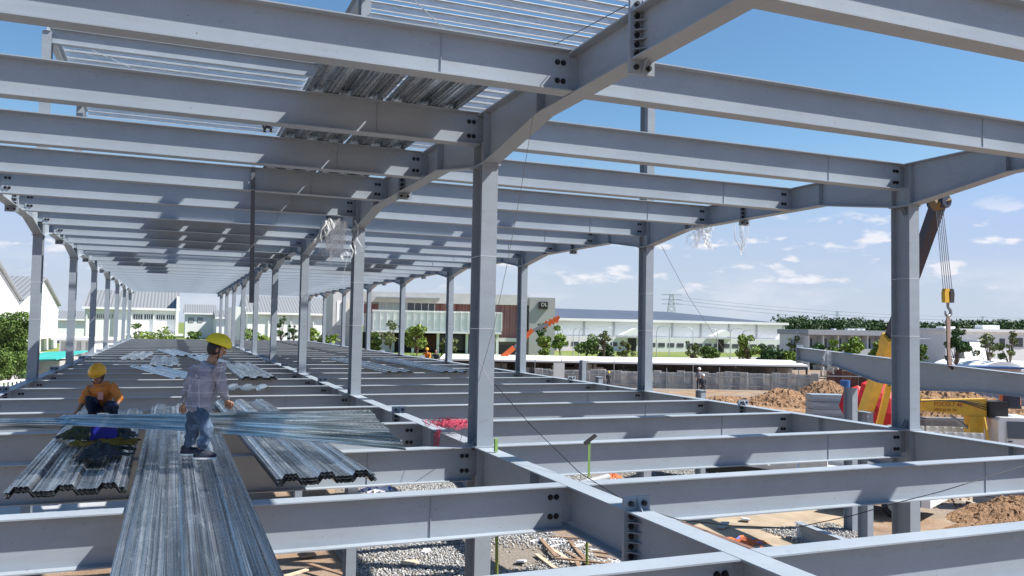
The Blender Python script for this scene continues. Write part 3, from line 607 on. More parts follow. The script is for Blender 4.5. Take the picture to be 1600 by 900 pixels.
# left gabled factory row, running away along the left side
ROOFG = Mat('ribbed_grey_roof',.55,.2,.4); _s3 = ROOFG.N.new('ShaderNodeTexWave'); _s3.inputs['Scale'].default_value=.35; ROOFG.L.new(ROOFG.map((1,.001,.001)),_s3.inputs[0]); ROOFG.col(ROOFG.ramp(_s3.outputs[1],[(.3,(.19,.20,.21)),(.6,(.29,.30,.31))])); ROOFG=ROOFG.m
for (y0,y1,ze,zp,lab) in ((104,153,4.6,9.9,'white gabled factory hall with grey ribbed roof behind the nearest left columns'),(153.02,205,4.6,9.6,'second white gabled factory hall behind the left columns')):
    t = thing('factory_hall', lab, 'building', (-28.5,y0,0), 0, 'white factory halls on the left'); w = y1-y0; ym = w*.52
    MB().add([(0,0,GZ),(0,w,GZ),(0,w,ze),(0,ym,zp),(0,0,ze),(-120,0,GZ),(-120,w,GZ),(-120,w,ze),(-120,ym,zp),(-120,0,ze)],[(0,1,2,3,4),(9,8,7,6,5),(0,4,9,5),(1,6,7,2)]).build('wall', WHITE, t)
    MB().add([(.6,-.8,ze-.1),(.6,ym,zp+.05),(-121,ym,zp+.05),(-121,-.8,ze-.1),(.6,-.8,ze+.2),(.6,ym,zp+.4),(-121,ym,zp+.4),(-121,-.8,ze+.2)],[(3,2,1,0),(4,5,6,7),(0,1,5,4),(0,4,7,3),(1,2,6,5)]).build('roof', ROOFG, t)
    MB().add([(.6,w-.1,ze-.1),(.6,ym+.02,zp+.05),(-121,ym+.02,zp+.05),(-121,w-.1,ze-.1),(.6,w-.1,ze+.2),(.6,ym+.02,zp+.4),(-121,ym+.02,zp+.4),(-121,w-.1,ze+.2)],[(0,1,2,3),(7,6,5,4),(4,5,1,0),(3,7,4,0)]).build('roof', ROOFG, t)
    for q in range(4):
        f = MB().box((.01,4+q*11,GZ+2.9),(2.6,13+q*11,GZ+3.2)).build('awning', WHITE, t); MB().box((.01,6+q*11,GZ),(.08,9+q*11,GZ+2.6)).build('door', GREY, t)
        MB().tube([(2.4,5+q*11,GZ+3.1),(.1,5+q*11,GZ+6.2)],.06,6).build('awning_tie', GREY, t)
# far hall with ribbon windows
def hall(name,label,px0,px1,ye,yr,D,wy=None,rot=YAW,grp=None,depth=30,wins=()):
    B = Bld(name,label,'building',px0,D,rot,grp); x1 = B.X(px1); ze = B.Z((px0+px1)/2,ye); rise = (ye-yr)*D/FPX + 1.0
    MB().box((0,0,GZ),(x1,depth,ze)).build('wall', WHITE, B.t)
    MB().add([(-.5,-.8,ze+.01),(x1+.5,-.8,ze+.01),(x1+.5,depth/2,ze+rise),(-.5,depth/2,ze+rise),(x1+.5,depth+.8,ze+.01),(-.5,depth+.8,ze+.01)],[(0,1,2,3),(3,2,4,5),(0,3,5),(1,4,2),(0,5,4,1)]).build('roof', ROOFG, B.t)
    MB().box((-.6,-1.1,ze-.35),(x1+.6,-.81,ze+.25)).build('gutter', WHITE, B.t)
    for (a,b_,c,d) in wins:
        w_ = MB().box((B.X(a),-.1,B.Z(a,d)),(B.X(b_),-.01,B.Z(a,c))).build('window', GLASSD, B.t)
        for q in range(1,4): MB().box((B.X(a+(b_-a)*q/4)-.08,-.16,B.Z(a,d)),(B.X(a+(b_-a)*q/4)+.08,-.101,B.Z(a,c))).build('mullion', WHITE, w_)
    return B
Bh = hall('factory_hall','wide white hall with ribbon windows and ribbed roof beyond the far end of the floor',134,279,482,457,225,wins=((136,140,491,497),(153,165,491,497),(172,178,491,497),(210,224,491,498.5),(227,240,491,498.5),(246,259,492,499),(262,274,492,499)))
Bh.parts('pilaster',[(px,px+2,483.5,None,-.5,-.02) for px in (136,180,206,241)],WHITE2); Bh.part('end_wall',[(276.5,280.5,463,None,-1.2,30.9)],WHITE)
Bh.part('canopy',[(200,288,521,524,-6,-.6)],WHITE)
hall('factory_hall','small distant white building with pitched roof left of the striped shirt worker',291,338,490,479,330,grp=None,depth=24,wins=((296,304,496,504),(310,318,496,504)))
hall('factory_hall','distant white hall glimpsed between the left columns',52,150,499,489,300,depth=30); hall('factory_hall','low distant white hall right of the small pitched roof building',340,384,497,488,310,depth=30)
B4 = hall('factory_hall','white hall with grey ribbed roof seen between the middle columns',388,540,490.5,466,245,depth=36)
B4.part('side_wall',[(366,388,479,None,4,34)],WHITE2); B4.parts('pilaster',[(px,px+1.5,492,None,-.4,-.02) for px in (420,455,490)],WHITE2)
# low flat annexes
B = Bld('low_building','low white flat roofed building under the far hall at left','building',100,150); B.part('wall',[(96,150,531,None,0,8)],WHITE2); B.part('roof_slab',[(92,155,527,531,-2,9)],WHITE); B.parts('opening',[(px,px+6,534,None,-.2,-.01) for px in (100,112,124,138)],GREY)
B = Bld('shed','small shed with turquoise roof beside the leafy tree at left','shed',38,82); B.part('wall',[(38,98,563,None,0,4)],CONC)
z_ = B.Z(60,563); MB().add([(B.X(30),-1,z_),(B.X(101),-1,z_+.25),(B.X(101),5,z_+.9),(B.X(30),5,z_+.65),(B.X(30),-1,z_-.12),(B.X(101),-1,z_+.13),(B.X(101),5,z_+.78),(B.X(30),5,z_+.53)],[(0,1,2,3),(7,6,5,4),(0,4,5,1),(1,5,6,2),(2,6,7,3),(3,7,4,0)]).build('roof', simple('turquoise_roof',(.05,.42,.36),.5,0,.1,.5), B.t)
# white railing left
p = gnd(-60,650); t = thing('white_fence','white slatted boundary fence at the far left below the tree','fence',(p.x,p.y,GZ),R(62))
MB().box((0,-.03,2.0),(26,.03,2.12)).build('top_rail',WHITE,t); MB().box((0,-.03,.2),(26,.03,.3)).build('bottom_rail',WHITE,t)
for i in range(60): MB().box((i*.44,-.02,.0),(i*.44+.22,.02,2.0)).build('slat',WHITE2,t)
# two-storey block at right
B = Bld('dormitory_block','long two storey grey and white block with recessed balconies before the forest','building',1262,148,R(10))
B.part('rear_wall',[(1262,1640,524.5,None,2.2,10)],WHITE2); B.part('roof_fascia',[(1260,1470,516.5,524.4,-.8,10.5)],simple('fascia_grey',(.33,.35,.37),.6)); B.part('balcony_band',[(1262,1470,545,555,-.4,0)],simple('band_grey',(.48,.50,.51),.7)); B.part('floor_slab',[(1262,1470,555.1,557,-.4,2.1)],WHITE2)
B.parts('cross_wall',[(px,px+1.6,524.5,None,.01,2.1) for px in range(1264,1472,23)],WHITE); B.parts('balcony_door',[(px+9,px+15,529,545,2.0,2.19) for px in range(1264,1450,23)],GLASSD); B.parts('ground_door',[(px+8,px+16,561,None,2.0,2.19) for px in range(1264,1450,23)],DARK)
B.parts('roof_vent',[(px,px+4,513.5,516.4,3,4) for px in (1318,1340,1347,1356,1364,1440,1450)],WHITE)
B = Bld('white_hall','white hall with shaded sloping panel behind the lifting slings','building',1470,142,R(10))
B.part('wall',[(1478,1640,519,None,0,8)],WHITE); B.part('roof_band',[(1474,1640,514.5,518.9,-.6,8.5)],WHITE2); B.parts('window',[(1562,1570,529,540,-.1,-.01),(1584,1598,528,542,-.1,-.01)],GLASSD)
MB().add([(B.X(1490),-.02,GZ+1.2),(B.X(1530),-.02,GZ+1.2),(B.X(1542),-.02,B.Z(1540,532)),(B.X(1505),-.02,B.Z(1505,532)),(B.X(1490),-3.0,GZ+1.2),(B.X(1530),-3.0,GZ+1.2)],[(0,1,2,3),(4,5,1,0),(4,3,2,5)]).build('sloping_panel',WHITE2,B.t)
B.parts('roof_box',[(1488,1506,510,514.4,2,4),(1550,1576,508,514.4,2,4)],WHITE)
# arched tent
def arch(px,D,w,h,d,lab):
    p = loc(px,D); t = thing('arched_tent',lab,'tent',(p.x,p.y,GZ),-YAW,'white arched tents'); n=14; b=MB()
    pts=[(w*i/n, h*math.sin(math.pi*i/n)**.7) for i in range(n+1)]; b.add([(x,0,z+1.0) for x,z in pts]+[(x,d,z+1.0) for x,z in pts],[(i,i+1,i+n+2,i+n+1) for i in range(n)]+[tuple(range(n,-1,-1)),tuple(range(n+1,2*n+2))]); b.build('canvas',WHITE,t)
    MB().box((.1,.1,0),(w-.1,d-.1,.98)).build('base_wall',simple('tent_base',(.2,.23,.28),.8) if 'tent_base' not in bpy.data.materials else bpy.data.materials['tent_base'],t)
arch(1522,120,8.6,2.0,14,'white arched tent below the white hall at right'); arch(1588,118,9,2.0,14,'second white arched tent cut by the right frame edge')
B = Bld('bus_shelter','low blue edged shelter roof below the arched tents','shelter',1520,104); B.part('roof_slab',[(1516,1600,573,576,0,4)],simple('blue_edge',(.04,.09,.22),.5)); B.part('wall',[(1520,1600,576.1,None,.5,3.5)],simple('cream_block',(.5,.45,.42),.8))
# ------------------------------------------------------------------ trees
LEAFC = {}
def leafmat(c, nm):
    if nm in LEAFC: return LEAFC[nm]
    k = Mat(nm,.6,0,.3); a = k.noise(1.3,4); k.col(k.ramp(a,[(.35,tuple(v*.6 for v in c)),(.65,tuple(v*1.35 for v in c))]))
    k.b.inputs['Transmission Weight'].default_value = 0; LEAFC[nm] = k.m; return k.m
BARK = simple('bark',(.13,.10,.075),.9,0,.3,3)
def leaves(centers, radii, n, ls, seed, up=.3):
    rg = np.random.default_rng(seed); C_ = np.array(centers); R_ = np.array(radii); w = (R_**2).prod(1)**.5 if R_.ndim>1 else R_**2; idx = rg.choice(len(C_), n, p=w/w.sum())
    d = rg.normal(size=(n,3)); d /= np.linalg.norm(d,axis=1)[:,None]; r = rg.uniform(.35,1,n)**.45
    P = C_[idx]+d*r[:,None]*(R_[idx] if R_.ndim>1 else R_[idx][:,None])
    nn = rg.normal(size=(n,3))+np.array([0,0,up]); nn /= np.linalg.norm(nn,axis=1)[:,None]; a = np.cross(nn, rg.normal(size=(n,3))); a /= np.linalg.norm(a,axis=1)[:,None]; b = np.cross(nn,a)
    s = rg.uniform(.6,1.3,n)[:,None]*ls
    V = np.stack([P-a*s, P+b*s*.5, P+a*s, P-b*s*.5],1).reshape(-1,3); F = np.arange(n*4).reshape(-1,4); return V, F
def tree(px, D, h, cr, label, seed, c=(.10,.18,.03), nm='leaf_mid', trunk=.35, n=1500, ls=.16, nclump=14, thin=False, group='trees and shrubs round the site', kind='tree', cat='tree', z=GZ, flat=1.0):
    rg = np.random.default_rng(seed); p = loc(px,D); t = thing(kind,label,cat,(p.x,p.y,z),rg.uniform(0,6),group); th = h*trunk; b = MB(); ctr = []; rad = []
    b.tube([(0,0,0),(rg.normal()*.05*h*.3,0,th*.6),(0,0,th),(0,0,h*.75)],[.022*h,.017*h,.014*h,.005*h],7)
    for i in range(nclump):
        a = rg.uniform(0,6.28); zz = th+(h-th)*rg.uniform(.12,.92); q = cr*(1-.55*((zz-th)/(h-th)))*rg.uniform(.35,.95)
        c3 = (math.cos(a)*q, math.sin(a)*q, zz); ctr.append(c3); rr = cr*rg.uniform(.25,.48)*(.7 if thin else 1); rad.append((rr,rr,rr*.75*flat))
        b.tube([(0,0,th*rg.uniform(.7,1.0)),(c3[0]*.5,c3[1]*.5,(th+zz)/2),c3],[.010*h,.007*h,.003*h],5)
    b.build('trunk',BARK,t); V,F = leaves(ctr,rad,n,ls,seed); me = bpy.data.meshes.new('crown'); me.from_pydata(V.tolist(),[],F.tolist()); me.materials.append(leafmat(c,nm)); put('crown',me,t); return t
LIME=((.185,.27,.045),'leaf_lime'); MID=((.11,.18,.04),'leaf_mid'); DK=((.055,.115,.035),'leaf_dark'); OLV=((.13,.16,.055),'leaf_olive')
def tr(px,D,h,cr,lab,seed,cm,**k): return tree(px,D,h,cr,lab,seed,cm[0],cm[1],**k)
tr(20,74,7.1,2.3,'large leafy tree at the left edge in front of the white factory hall',1,MID,n=17000,ls=.115,nclump=44,trunk=.2)
tr(-4,62,4.4,1.6,'smaller dark green tree cut by the left frame edge',2,MID,n=5000,ls=.10,nclump=16,trunk=.15)
tr(35,80,3.6,1.6,'dark bush beside the turquoise shed',3,DK,n=1800,ls=.15,trunk=.1,kind='bush',cat='bush')
for i,(px,D,h,cr,lab,cm,th) in enumerate((
 (221,170,6,2.4,'scrubby young tree before the ribbon window hall, left of the bushes',MID,True),(248,165,5,3.6,'wide yellow green bush before the ribbon window hall',LIME,False),(266,165,3.5,2.4,'low yellow green bush beside the wide one',LIME,False),
 (306,165,4.4,2.0,'round green tree left of the yellow helmet',MID,False),(345,165,4.0,2.2,'green bush just right of the yellow helmet',LIME,False),(396,165,5.0,3.2,'broad dark green bush between the middle columns',MID,False),(408,160,3.8,2.6,'bright bush at the foot of the broad dark one',LIME,False),
 (441,190,8.4,1.9,'tall thin dark topiary tree before the white hall',DK,True),(461,190,7.0,1.6,'rounded topiary tree right of the tall one',DK,True),(490,185,5.5,2.2,'light green tree behind the big middle column row',LIME,False),(505,180,5,2.2,'bushy green tree left of the fan palm',MID,False),
 (612,150,7.5,2.2,'sparse olive tree in front of the office entrance',OLV,True),(654,140,7.0,2.4,'bright leafy tree in front of the white balcony',LIME,False),(588,150,5.5,1.5,'climbing green tree at the office corner',MID,False),
 (705,150,4.5,2.6,'low olive shrub at the office ground floor',OLV,True),(853,140,5.5,1.8,'small green tree beside the brick end wall',LIME,False),(876,165,7,1.8,'slender green tree at the corner of the brick wall',LIME,False),(850,175,8,2.2,'dark thin tree against the brick wall',DK,True),
 (918,160,6.0,2.7,'twin trunk umbrella shaped green tree on the lawn',MID,False),(945,155,7.5,2.0,'bare branched tree on the lawn',OLV,True),(950,157,4.5,2.0,'dark shrub under the bare branched tree',DK,False),(979,155,5.5,1.8,'feathery shrub left of the second right column',OLV,True),
 (1082,145,6.0,2.0,'thin feathery tree right of the second right column',OLV,True),(1110,150,4.2,2.4,'round green bush on the lawn',MID,False),(1170,140,7.0,2.1,'bright green oval tree on the lawn before the warehouse',LIME,False),(1196,150,5.2,2.0,'dark bushy tree right of the bright oval tree',DK,False),(1213,140,4.4,2.4,'dark low tree at the warehouse corner',DK,False),(1232,140,4.0,2.0,'light shrub at the end of the lawn',LIME,False),
 (1243,150,6.4,1.7,'grey green tree left of the grey block',OLV,True),(1284,128,4.8,2.0,'dark tree before the grey block, leftmost',DK,False),(1312,128,5.5,1.9,'yellow green tree before the grey block',LIME,False),(1337,128,5.9,2.0,'second yellow green tree before the grey block',LIME,False),(1376,128,5.8,1.6,'yellow green tree next to the crane boom',LIME,False),
 (1494,118,7.6,1.9,'dark leafed tree right of the lifting slings',DK,False),(1440,125,5.4,1.2,'green tree just right of the nearest right column',MID,False),(1546,125,7.4,2.4,'sparse tree before the white hall',OLV,True),(1578,122,7.8,1.8,'nearly bare tree between the arched tents',OLV,True))):
    if 900 < px < 1240: h *= .84
    tr(px,D,h,cr,lab,30+i,cm,thin=th,n=(500 if th else 1300),ls=.26,nclump=(12 if th else 13),trunk=(.12 if 'bush' in lab or 'shrub' in lab else .35),kind='bush' if ('bush' in lab.split() or 'shrub' in lab.split()) else 'tree',cat='bush' if ('bush' in lab.split() or 'shrub' in lab.split()) else 'tree')
# fan palm
p = loc(523,172); t = thing('fan_palm','small fan palm before the stair tower','palm',(p.x,p.y,GZ),0,'trees and shrubs round the site'); MB().tube([(0,0,0),(.1,0,3.2)],[.25,.18],8).build('trunk',BARK,t); b=MB()
for i in range(26):
    a=random.uniform(0,6.28); e=random.uniform(.1,1.3); q=[Vector((0.1,0,3.2))+Vector((math.cos(a)*math.cos(e),math.sin(a)*math.cos(e),math.sin(e)))*2.6*s-Vector((0,0,1.1*s*s)) for s in (0,.35,.7,1)]
    sd_=Vector((-math.sin(a),math.cos(a),0))
    for s in range(3): w0=(.06,.35,.3,.02)[s]; w1=(.06,.35,.3,.02)[s+1]; b.add([q[s]-sd_*w0,q[s]+sd_*w0,q[s+1]+sd_*w1,q[s+1]-sd_*w1],[(0,1,2,3)])
b.build('crown',leafmat(*LIME),t)
# hedge-like planting
def scrub(name, px0, px1, D, h, n, cm, seed, wid=3):
    rg = np.random.default_rng(seed); C_=[]; Rr=[]
    for i in range(60):
        p = loc(rg.uniform(px0,px1),D+rg.uniform(-wid,wid)); s=rg.uniform(.5,1)*h; C_.append((p.x,p.y,GZ+s*.4)); Rr.append((s*.9,s*.9,s*.6))
    V,F = leaves(C_,Rr,n,.25,seed); me=bpy.data.meshes.new(name); me.from_pydata(V.tolist(),[],F.tolist()); me.materials.append(leafmat(*cm)); o=put(name,me); return tag(o,kind='stuff')
tag(scrub('shrub_bed',585,860,148,1.6,4500,LIME,5), label='low mixed green planting in front of the office')
tag(scrub('garden_planting',915,1010,158,1.4,2200,OLV,6), label='low olive planting on the lawn')
tag(scrub('verge_planting',200,470,172,1.6,3500,MID,7), label='green planting along the far road')
# forest
rg = np.random.default_rng(11); C_=[]; Rr=[]
for i in range(560):
    px = rg.uniform(1215,1720); D = rg.uniform(395,440); p = loc(px,D); s = rg.uniform(1.6,3.4); h_ = 7.3+.8*math.sin(px*.021)+rg.normal()*.9
    C_.append((p.x,p.y,h_-s*.7)); Rr.append((s*1.2,s*1.2,s)); 
    if i%2: C_.append((p.x,p.y,h_-7)); Rr.append((4.5,4.5,4.5))
V,F = leaves(C_,Rr,60000,.75,12); me=bpy.data.meshes.new('forest'); me.from_pydata(V.tolist(),[],F.tolist()); me.materials.append(leafmat((.055,.10,.04),'leaf_forest')); o=put('forest',me); tag(o,'dark green belt of forest along the horizon at right',kind='stuff')
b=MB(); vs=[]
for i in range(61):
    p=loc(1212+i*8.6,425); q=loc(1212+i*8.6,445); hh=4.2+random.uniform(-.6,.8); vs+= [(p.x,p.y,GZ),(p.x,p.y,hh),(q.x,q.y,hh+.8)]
b.add(vs,[f for i in range(60) for f in ((3*i,3*i+3,3*i+4,3*i+1),(3*i+1,3*i+4,3*i+5,3*i+2))]); o=b.build('wood_shade_sheet',simple('forest_shade_paint',(.018,.035,.015),.95,0,.4,.2)); tag(o,'dark sheet painted as the shade inside the forest belt',kind='stuff')  # backing sheet behind the leaves, the wood's shade put into its colour
# ------------------------------------------------------------------ lamps, pylons, wires
GALV = simple('galvanised_pole',(.50,.52,.54),.45,.4,.08,1)
for i,(px,D,ht) in enumerate(((880,185,50),(897,190,46),(906,188,46),(958,185,50),(1027,185,52),(1047,210,48),(1084,185,51),(1142,175,54),(1161,180,50),(1122,185,50),(1240,150,58),(1430,130,60),(1543,128,60))):
    p=loc(px,D); h_=ht*D/FPX; sgn = 1 if i%3 else -1
    t=thing('street_lamp',f'{ORD[i]} curved arm street lamp from the left beyond the shelter roof','street lamp',(p.x,p.y,GZ),-YAW,'street lamps beyond the site')
    MB().tube([(0,0,0),(0,0,h_*.86),(sgn*.25,0,h_*.95),(sgn*.8,0,h_),(sgn*1.7,0,h_+.05)],[.11,.08,.07,.06,.05],7).build('pole',GALV,t); MB().cbox((sgn*2.0,0,h_+.04),(.7,.25,.12)).build('lamp_head',WHITE2,t)
def pylon(px,D,ztop,w,lab,cat='pylon'):
    p=loc(px,D); t=thing('pylon',lab,cat,(p.x,p.y,GZ),-YAW); b=MB(); n=9; H_=ztop-GZ; r=w*.017
    for sx in (-1,1):
        for sy in (-1,1): b.bar((sx*w/2,sy*w/2,0),(sx*w*.12,sy*w*.12,H_),r*2)
    for i in range(n):
        a=i/n; c=(i+1)/n; wa=w/2*(1-a)+w*.12*a; wc=w/2*(1-c)+w*.12*c
        for sy in (-1,1): b.bar((-wa,sy*wa,H_*a),(wc,sy*wc,H_*c),r); b.bar((wa,sy*wa,H_*a),(-wc,sy*wc,H_*c),r)
    b.build('lattice_mast',GALV,t)
    for q in (.78,.88,.98): MB().bar((-w*.75,0,H_*q),(w*.75,0,H_*q),r*2.4).build('cross_arm',GALV,t)
    return p
pylon(1050,560,26,9,'lattice power pylon rising behind the long warehouse roof')
pylon(1309,430,13,3,'thin lattice mast above the grey block'); pylon(1536,480,13,3,'thin distant mast above the forest at right'); pylon(1596,480,12,3,'thin mast above the forest at the right frame edge')
for i,(dz,dy) in enumerate(((0,0),(-2.2,4),(-4.6,-4))):
    a=loc(1050,560); c=loc(1309+40*i,470+15*i); e=loc(1700,520); pts=[]
    for q in range(21):
        s=q/20; P=a.lerp(e,s); pts.append((P.x,P.y,24.5+dz-(24.5-13)*s*.9-9*4*s*(1-s)*.5))
    o=MB().tube(pts,.10,4).build('power_line',GREY); tag(o,f'{["upper","middle","lower"][i]} power line crossing the sky from the lattice pylon','power line','power lines')
# ------------------------------------------------------------------ cranes
YEL = simple('crane_yellow',(.62,.36,.03),.45,0,.14,2,.5); ORG = simple('crane_orange',(.72,.13,.025),.45,0,.12,2,.5); NAVY = simple('boom_navy',(.018,.026,.055),.6,0,.2,2); STEEL = simple('bare_steel',(.25,.26,.28),.4,.6,.15,3)
def seg(p,q,w,h,mat,name,parent,up=(0,0,1)): return MB().bar(p,q,w,h,up).build(name,mat,parent)
t = thing('orange_crane','orange telescopic loader crane boom raised behind the nearest middle columns','crane',(0,0,0)); D_=112
P_ = lambda px,py,D=D_: atd(px,py,D)
seg(P_(745,592),P_(803,543),.62,.7,ORG,'lower_boom',t); seg(P_(797,549),P_(828,521),.34,.42,STEEL,'middle_boom',t); seg(P_(820,528),P_(832,515),.55,.6,ORG,'elbow',t); seg(P_(830,518),P_(856,506),.36,.4,STEEL,'upper_boom',t)
for px,py in ((853,507),(860,504),(866,501),(871,499)): seg(P_(px-3,py+5),P_(px+2,py-5),.26,.5,ORG,'tip_clamp',t)
q=P_(745,592); MB().box((q.x-1,q.y-1,GZ),(q.x+1,q.y+1,q.z+.3)).build('turret',ORG,t); MB().box((q.x-3,q.y-1.2,GZ+.5),(q.x+3,q.y+1.2,GZ+1.3)).build('chassis',DARK,t)
# mobile crane: truck under the floor level with raised boom
t = thing('mobile_crane','yellow mobile crane with raised dark boom behind the nearest right column','crane',(0,0,0))
base=atd(1343,655,36); knee=atd(1388,540,31.5); tip=atd(1467,316,26.2)
seg(base-Vector((0,0,.4)),knee,.40,.46,YEL,'lower_boom',t,(1,0,0)); seg(knee-(knee-base).normalized()*.5,tip,.30,.38,NAVY,'upper_boom',t,(1,0,0))
seg(knee-(knee-base).normalized()*.1,knee+(tip-knee).normalized()*.6,.46,.54,YEL,'boom_collar',t,(1,0,0))
off=Vector((.42,-.2,-.25)); seg(base+off*1.5,knee+off*.9,.12,.12,STEEL,'lift_cylinder',t); seg(base+off*1.5-Vector((0,0,.4)),base+(knee-base)*.6+off*1.1,.22,.22,YEL,'cylinder_sleeve',t)
hd=seg(tip-(tip-base).normalized()*.12,tip+(tip-base).normalized()*.22,.42,.5,simple('worn_yellow',(.16,.10,.03),.6),'boom_head',t,(1,0,0))
MB().tube([tip+Vector((.0,-.3,0)),tip+Vector((0,.3,0))],.2,14).build('sheave',NAVY,hd)
fr=Vector((21.9,11.5,GZ)); re=Vector((17.6,20.2,GZ)); dr=(fr-re).normalized(); sd=Vector((dr.y,-dr.x,0)); Lr=(fr-re).length
MT=Matrix(((dr.x,-sd.x,0,re.x),(dr.y,-sd.y,0,re.y),(0,0,1,GZ),(0,0,0,1)))
MB().box((-2,-1.1,.75),(Lr-.8,1.1,1.15),MT).build('chassis',DARK,t); 
MB().box((base.x-.35,base.y-.35,GZ+1.16),(base.x+.35,base.y+.35,base.z-.3)).build('turret',YEL,t)
o_=MB(); 
ct = thing('white_truck','white flatbed lorry parked beneath the right bay with its nose behind the column','truck',(0,0,0))
def TW(v): return MT@Vector(v)
MB().box((0.2,-1.15,1.16),(Lr-2.6,1.15,1.32),MT).build('flatbed',simple('bed_white',(.62,.62,.60),.6),ct)
for s_ in (-1,1):
    for i in range(5): MB().box((.3+i*1.2,s_*1.15-.03,1.33),(1.4+i*1.2,s_*1.15+.03,1.85),MT).build('side_board',bpy.data.materials['bed_white'],ct)
def cab(parent, M, w, l, h, z0, mat):
    b=MB(); prof=[(0,z0),(l,z0),(l+.12,z0+.35),(l+.06,z0+h*.52),(l-.22,z0+h*.96),(l-.5,z0+h),(.1,z0+h),(0,z0+h*.93)]
    n=len(prof); vs=[Vector((x,-w/2*(1 if z<z0+h*.6 else .93),z)) for x,z in prof]+[Vector((x,w/2*(1 if z<z0+h*.6 else .93),z)) for x,z in prof]
    b.add([M@v for v in vs],[tuple(range(n)),tuple(range(2*n-1,n-1,-1))]+[(i+n,(i+1)%n+n,(i+1)%n,i) for i in range(n)]); c=b.build('cab_body',mat,parent)
    MB().add([M@Vector(v) for v in ((l+.075,-w*.43,z0+h*.55),(l+.075,w*.43,z0+h*.55),(l-.19,w*.40,z0+h*.93),(l-.19,-w*.40,z0+h*.93))],[(0,1,2,3)]).build('windscreen',GLASSD,c)
    for s_ in (-1,1):
        MB().add([M@Vector(v) for v in ((.35,s_*(w/2+.012),z0+h*.54),(l-.12,s_*(w/2+.012),z0+h*.54),(l-.33,s_*(w*.465+.02),z0+h*.92),(.35,s_*(w*.465+.02),z0+h*.92))],[(0,1,2,3) if s_<0 else (3,2,1,0)]).build('side_window',GLASSD,c)
        MB().box((l-.1,s_*(w/2+.12)-.06,z0+h*.5),(l+.05,s_*(w/2+.12)+.06,z0+h*.85),M).build('mirror',BLACK,c)
        MB().cbox((l+.13,s_*w*.38,z0+.28),(.05,.3,.18),M).build('headlight',simple('lamp_glass',(.8,.8,.78),.1) if 'lamp_glass' not in bpy.data.materials else bpy.data.materials['lamp_glass'],c)
    for s_ in (-1,1):
        MB().box((.28,s_*(w/2+.004)-.006,z0+.1),(.30,s_*(w/2+.004)+.006,z0+h*.9),M).build('door_seam',GREY,c); MB().box((.38,s_*(w/2+.02)-.012,z0+h*.46),(.55,s_*(w/2+.02)+.012,z0+h*.49),M).build('door_handle',BLACK,c)
    gr=MB(); 
    for q in range(4): gr.box((l+.09,-w*.28,z0+.52+q*.1),(l+.13,w*.28,z0+.57+q*.1),M)
    gr.build('grille',BLACK,c); MB().box((l-.1,-w/2-.01,z0-.22),(l+.2,w/2+.01,z0+.1),M).build('bumper',mat,c)
    MB().box((l+.201,-.26,z0-.14),(l+.21,.26,z0-.02),M).build('number_plate',WHITE2,c)
    return c
TRW = simple('truck_white',(.74,.75,.75),.25,0,.03,1,.6)
cab(ct, MT@Matrix.Translation((Lr-2.0,0,0)), 2.2, 1.9, 1.75, .75, TRW)
def wheel(parent, M, r=.48, w=.28):
    a=MB(); a.tube([M@Vector((0,-w/2,0)),M@Vector((0,-w/2+.04,0)),M@Vector((0,w/2-.04,0)),M@Vector((0,w/2,0))],[r*.9,r,r,r*.9],20); o=a.build('wheel',BLACK,parent)
    MB().tube([M@Vector((0,-w/2-.012,0)),M@Vector((0,w/2+.012,0))],r*.52,14).build('rim',GREY,o)
for xx in (1.0,2.3,Lr-1.1):
    for s_ in (-1,1): wheel(ct, MT@Matrix.Translation((xx,s_*.98,.48)))
# hook, ropes, block, slings, beam
bl = atd(1481,463,26.3); t = thing('hook_block','yellow and black crane hook block hanging from steel ropes','hook block',(0,0,0))
for dx in (-.16,-.08,0,.08,.16): MB().tube([bl+Vector((dx*1.2,0,.2)),tip+Vector((dx*.9,0,0))],.012,5).build('rope',STEEL,t)
b=MB(); 
for s_,m_ in ((-1,YEL),(1,BLACK)):
    MB().prism([(-.17,-.2),(.17,-.2),(.2,.1),(.13,.24),(-.13,.24),(-.2,.1)],.13,Matrix.Translation(bl+Vector((s_*.09,.06,0)))@RX@Matrix.Scale(.62,4,(1,0,0))).build('cheek_plate',m_,t)
hk=bl+Vector((0,0,-.42)); MB().tube([bl+Vector((0,0,-.2)),hk+Vector((0,0,.08)),hk+Vector((.11,0,-.02)),hk+Vector((.12,0,-.14)),hk+Vector((.02,0,-.22)),hk+Vector((-.1,0,-.16)),hk+Vector((-.13,0,-.04))],[.045,.045,.05,.055,.055,.04,.02],8).build('hook',STEEL,t)
def interp_top(px):  # points of the hanging girder's top edge
    s=(px-1250)/400; D=1/((1-s)/32+s/20.5); return atd(px,543+(590-543)*s,D)
hg=(thing('hanging_girder','long haunched grey girder wrapped in plastic and hanging from the crane slings','steel girder',(0,0,0)))
A_=interp_top(1250); Z_=interp_top(1650); dv=(Z_-A_); Lh=dv.length; dx=dv.normalized(); sy=Vector((0,0,1)).cross(dx).normalized(); uz=dx.cross(sy)
MG=Matrix(((dx.x,sy.x,uz.x,A_.x),(dx.y,sy.y,uz.y,A_.y),(dx.z,sy.z,uz.z,A_.z),(0,0,0,1)))
b=MB(); pr=[(0,.47),(Lh*.22,.50),(Lh*.42,.82),(Lh*.62,.82),(Lh*.8,.62),(Lh,.55)]
b.box((0,-.13,-.016),(Lh,.13,0),MG)
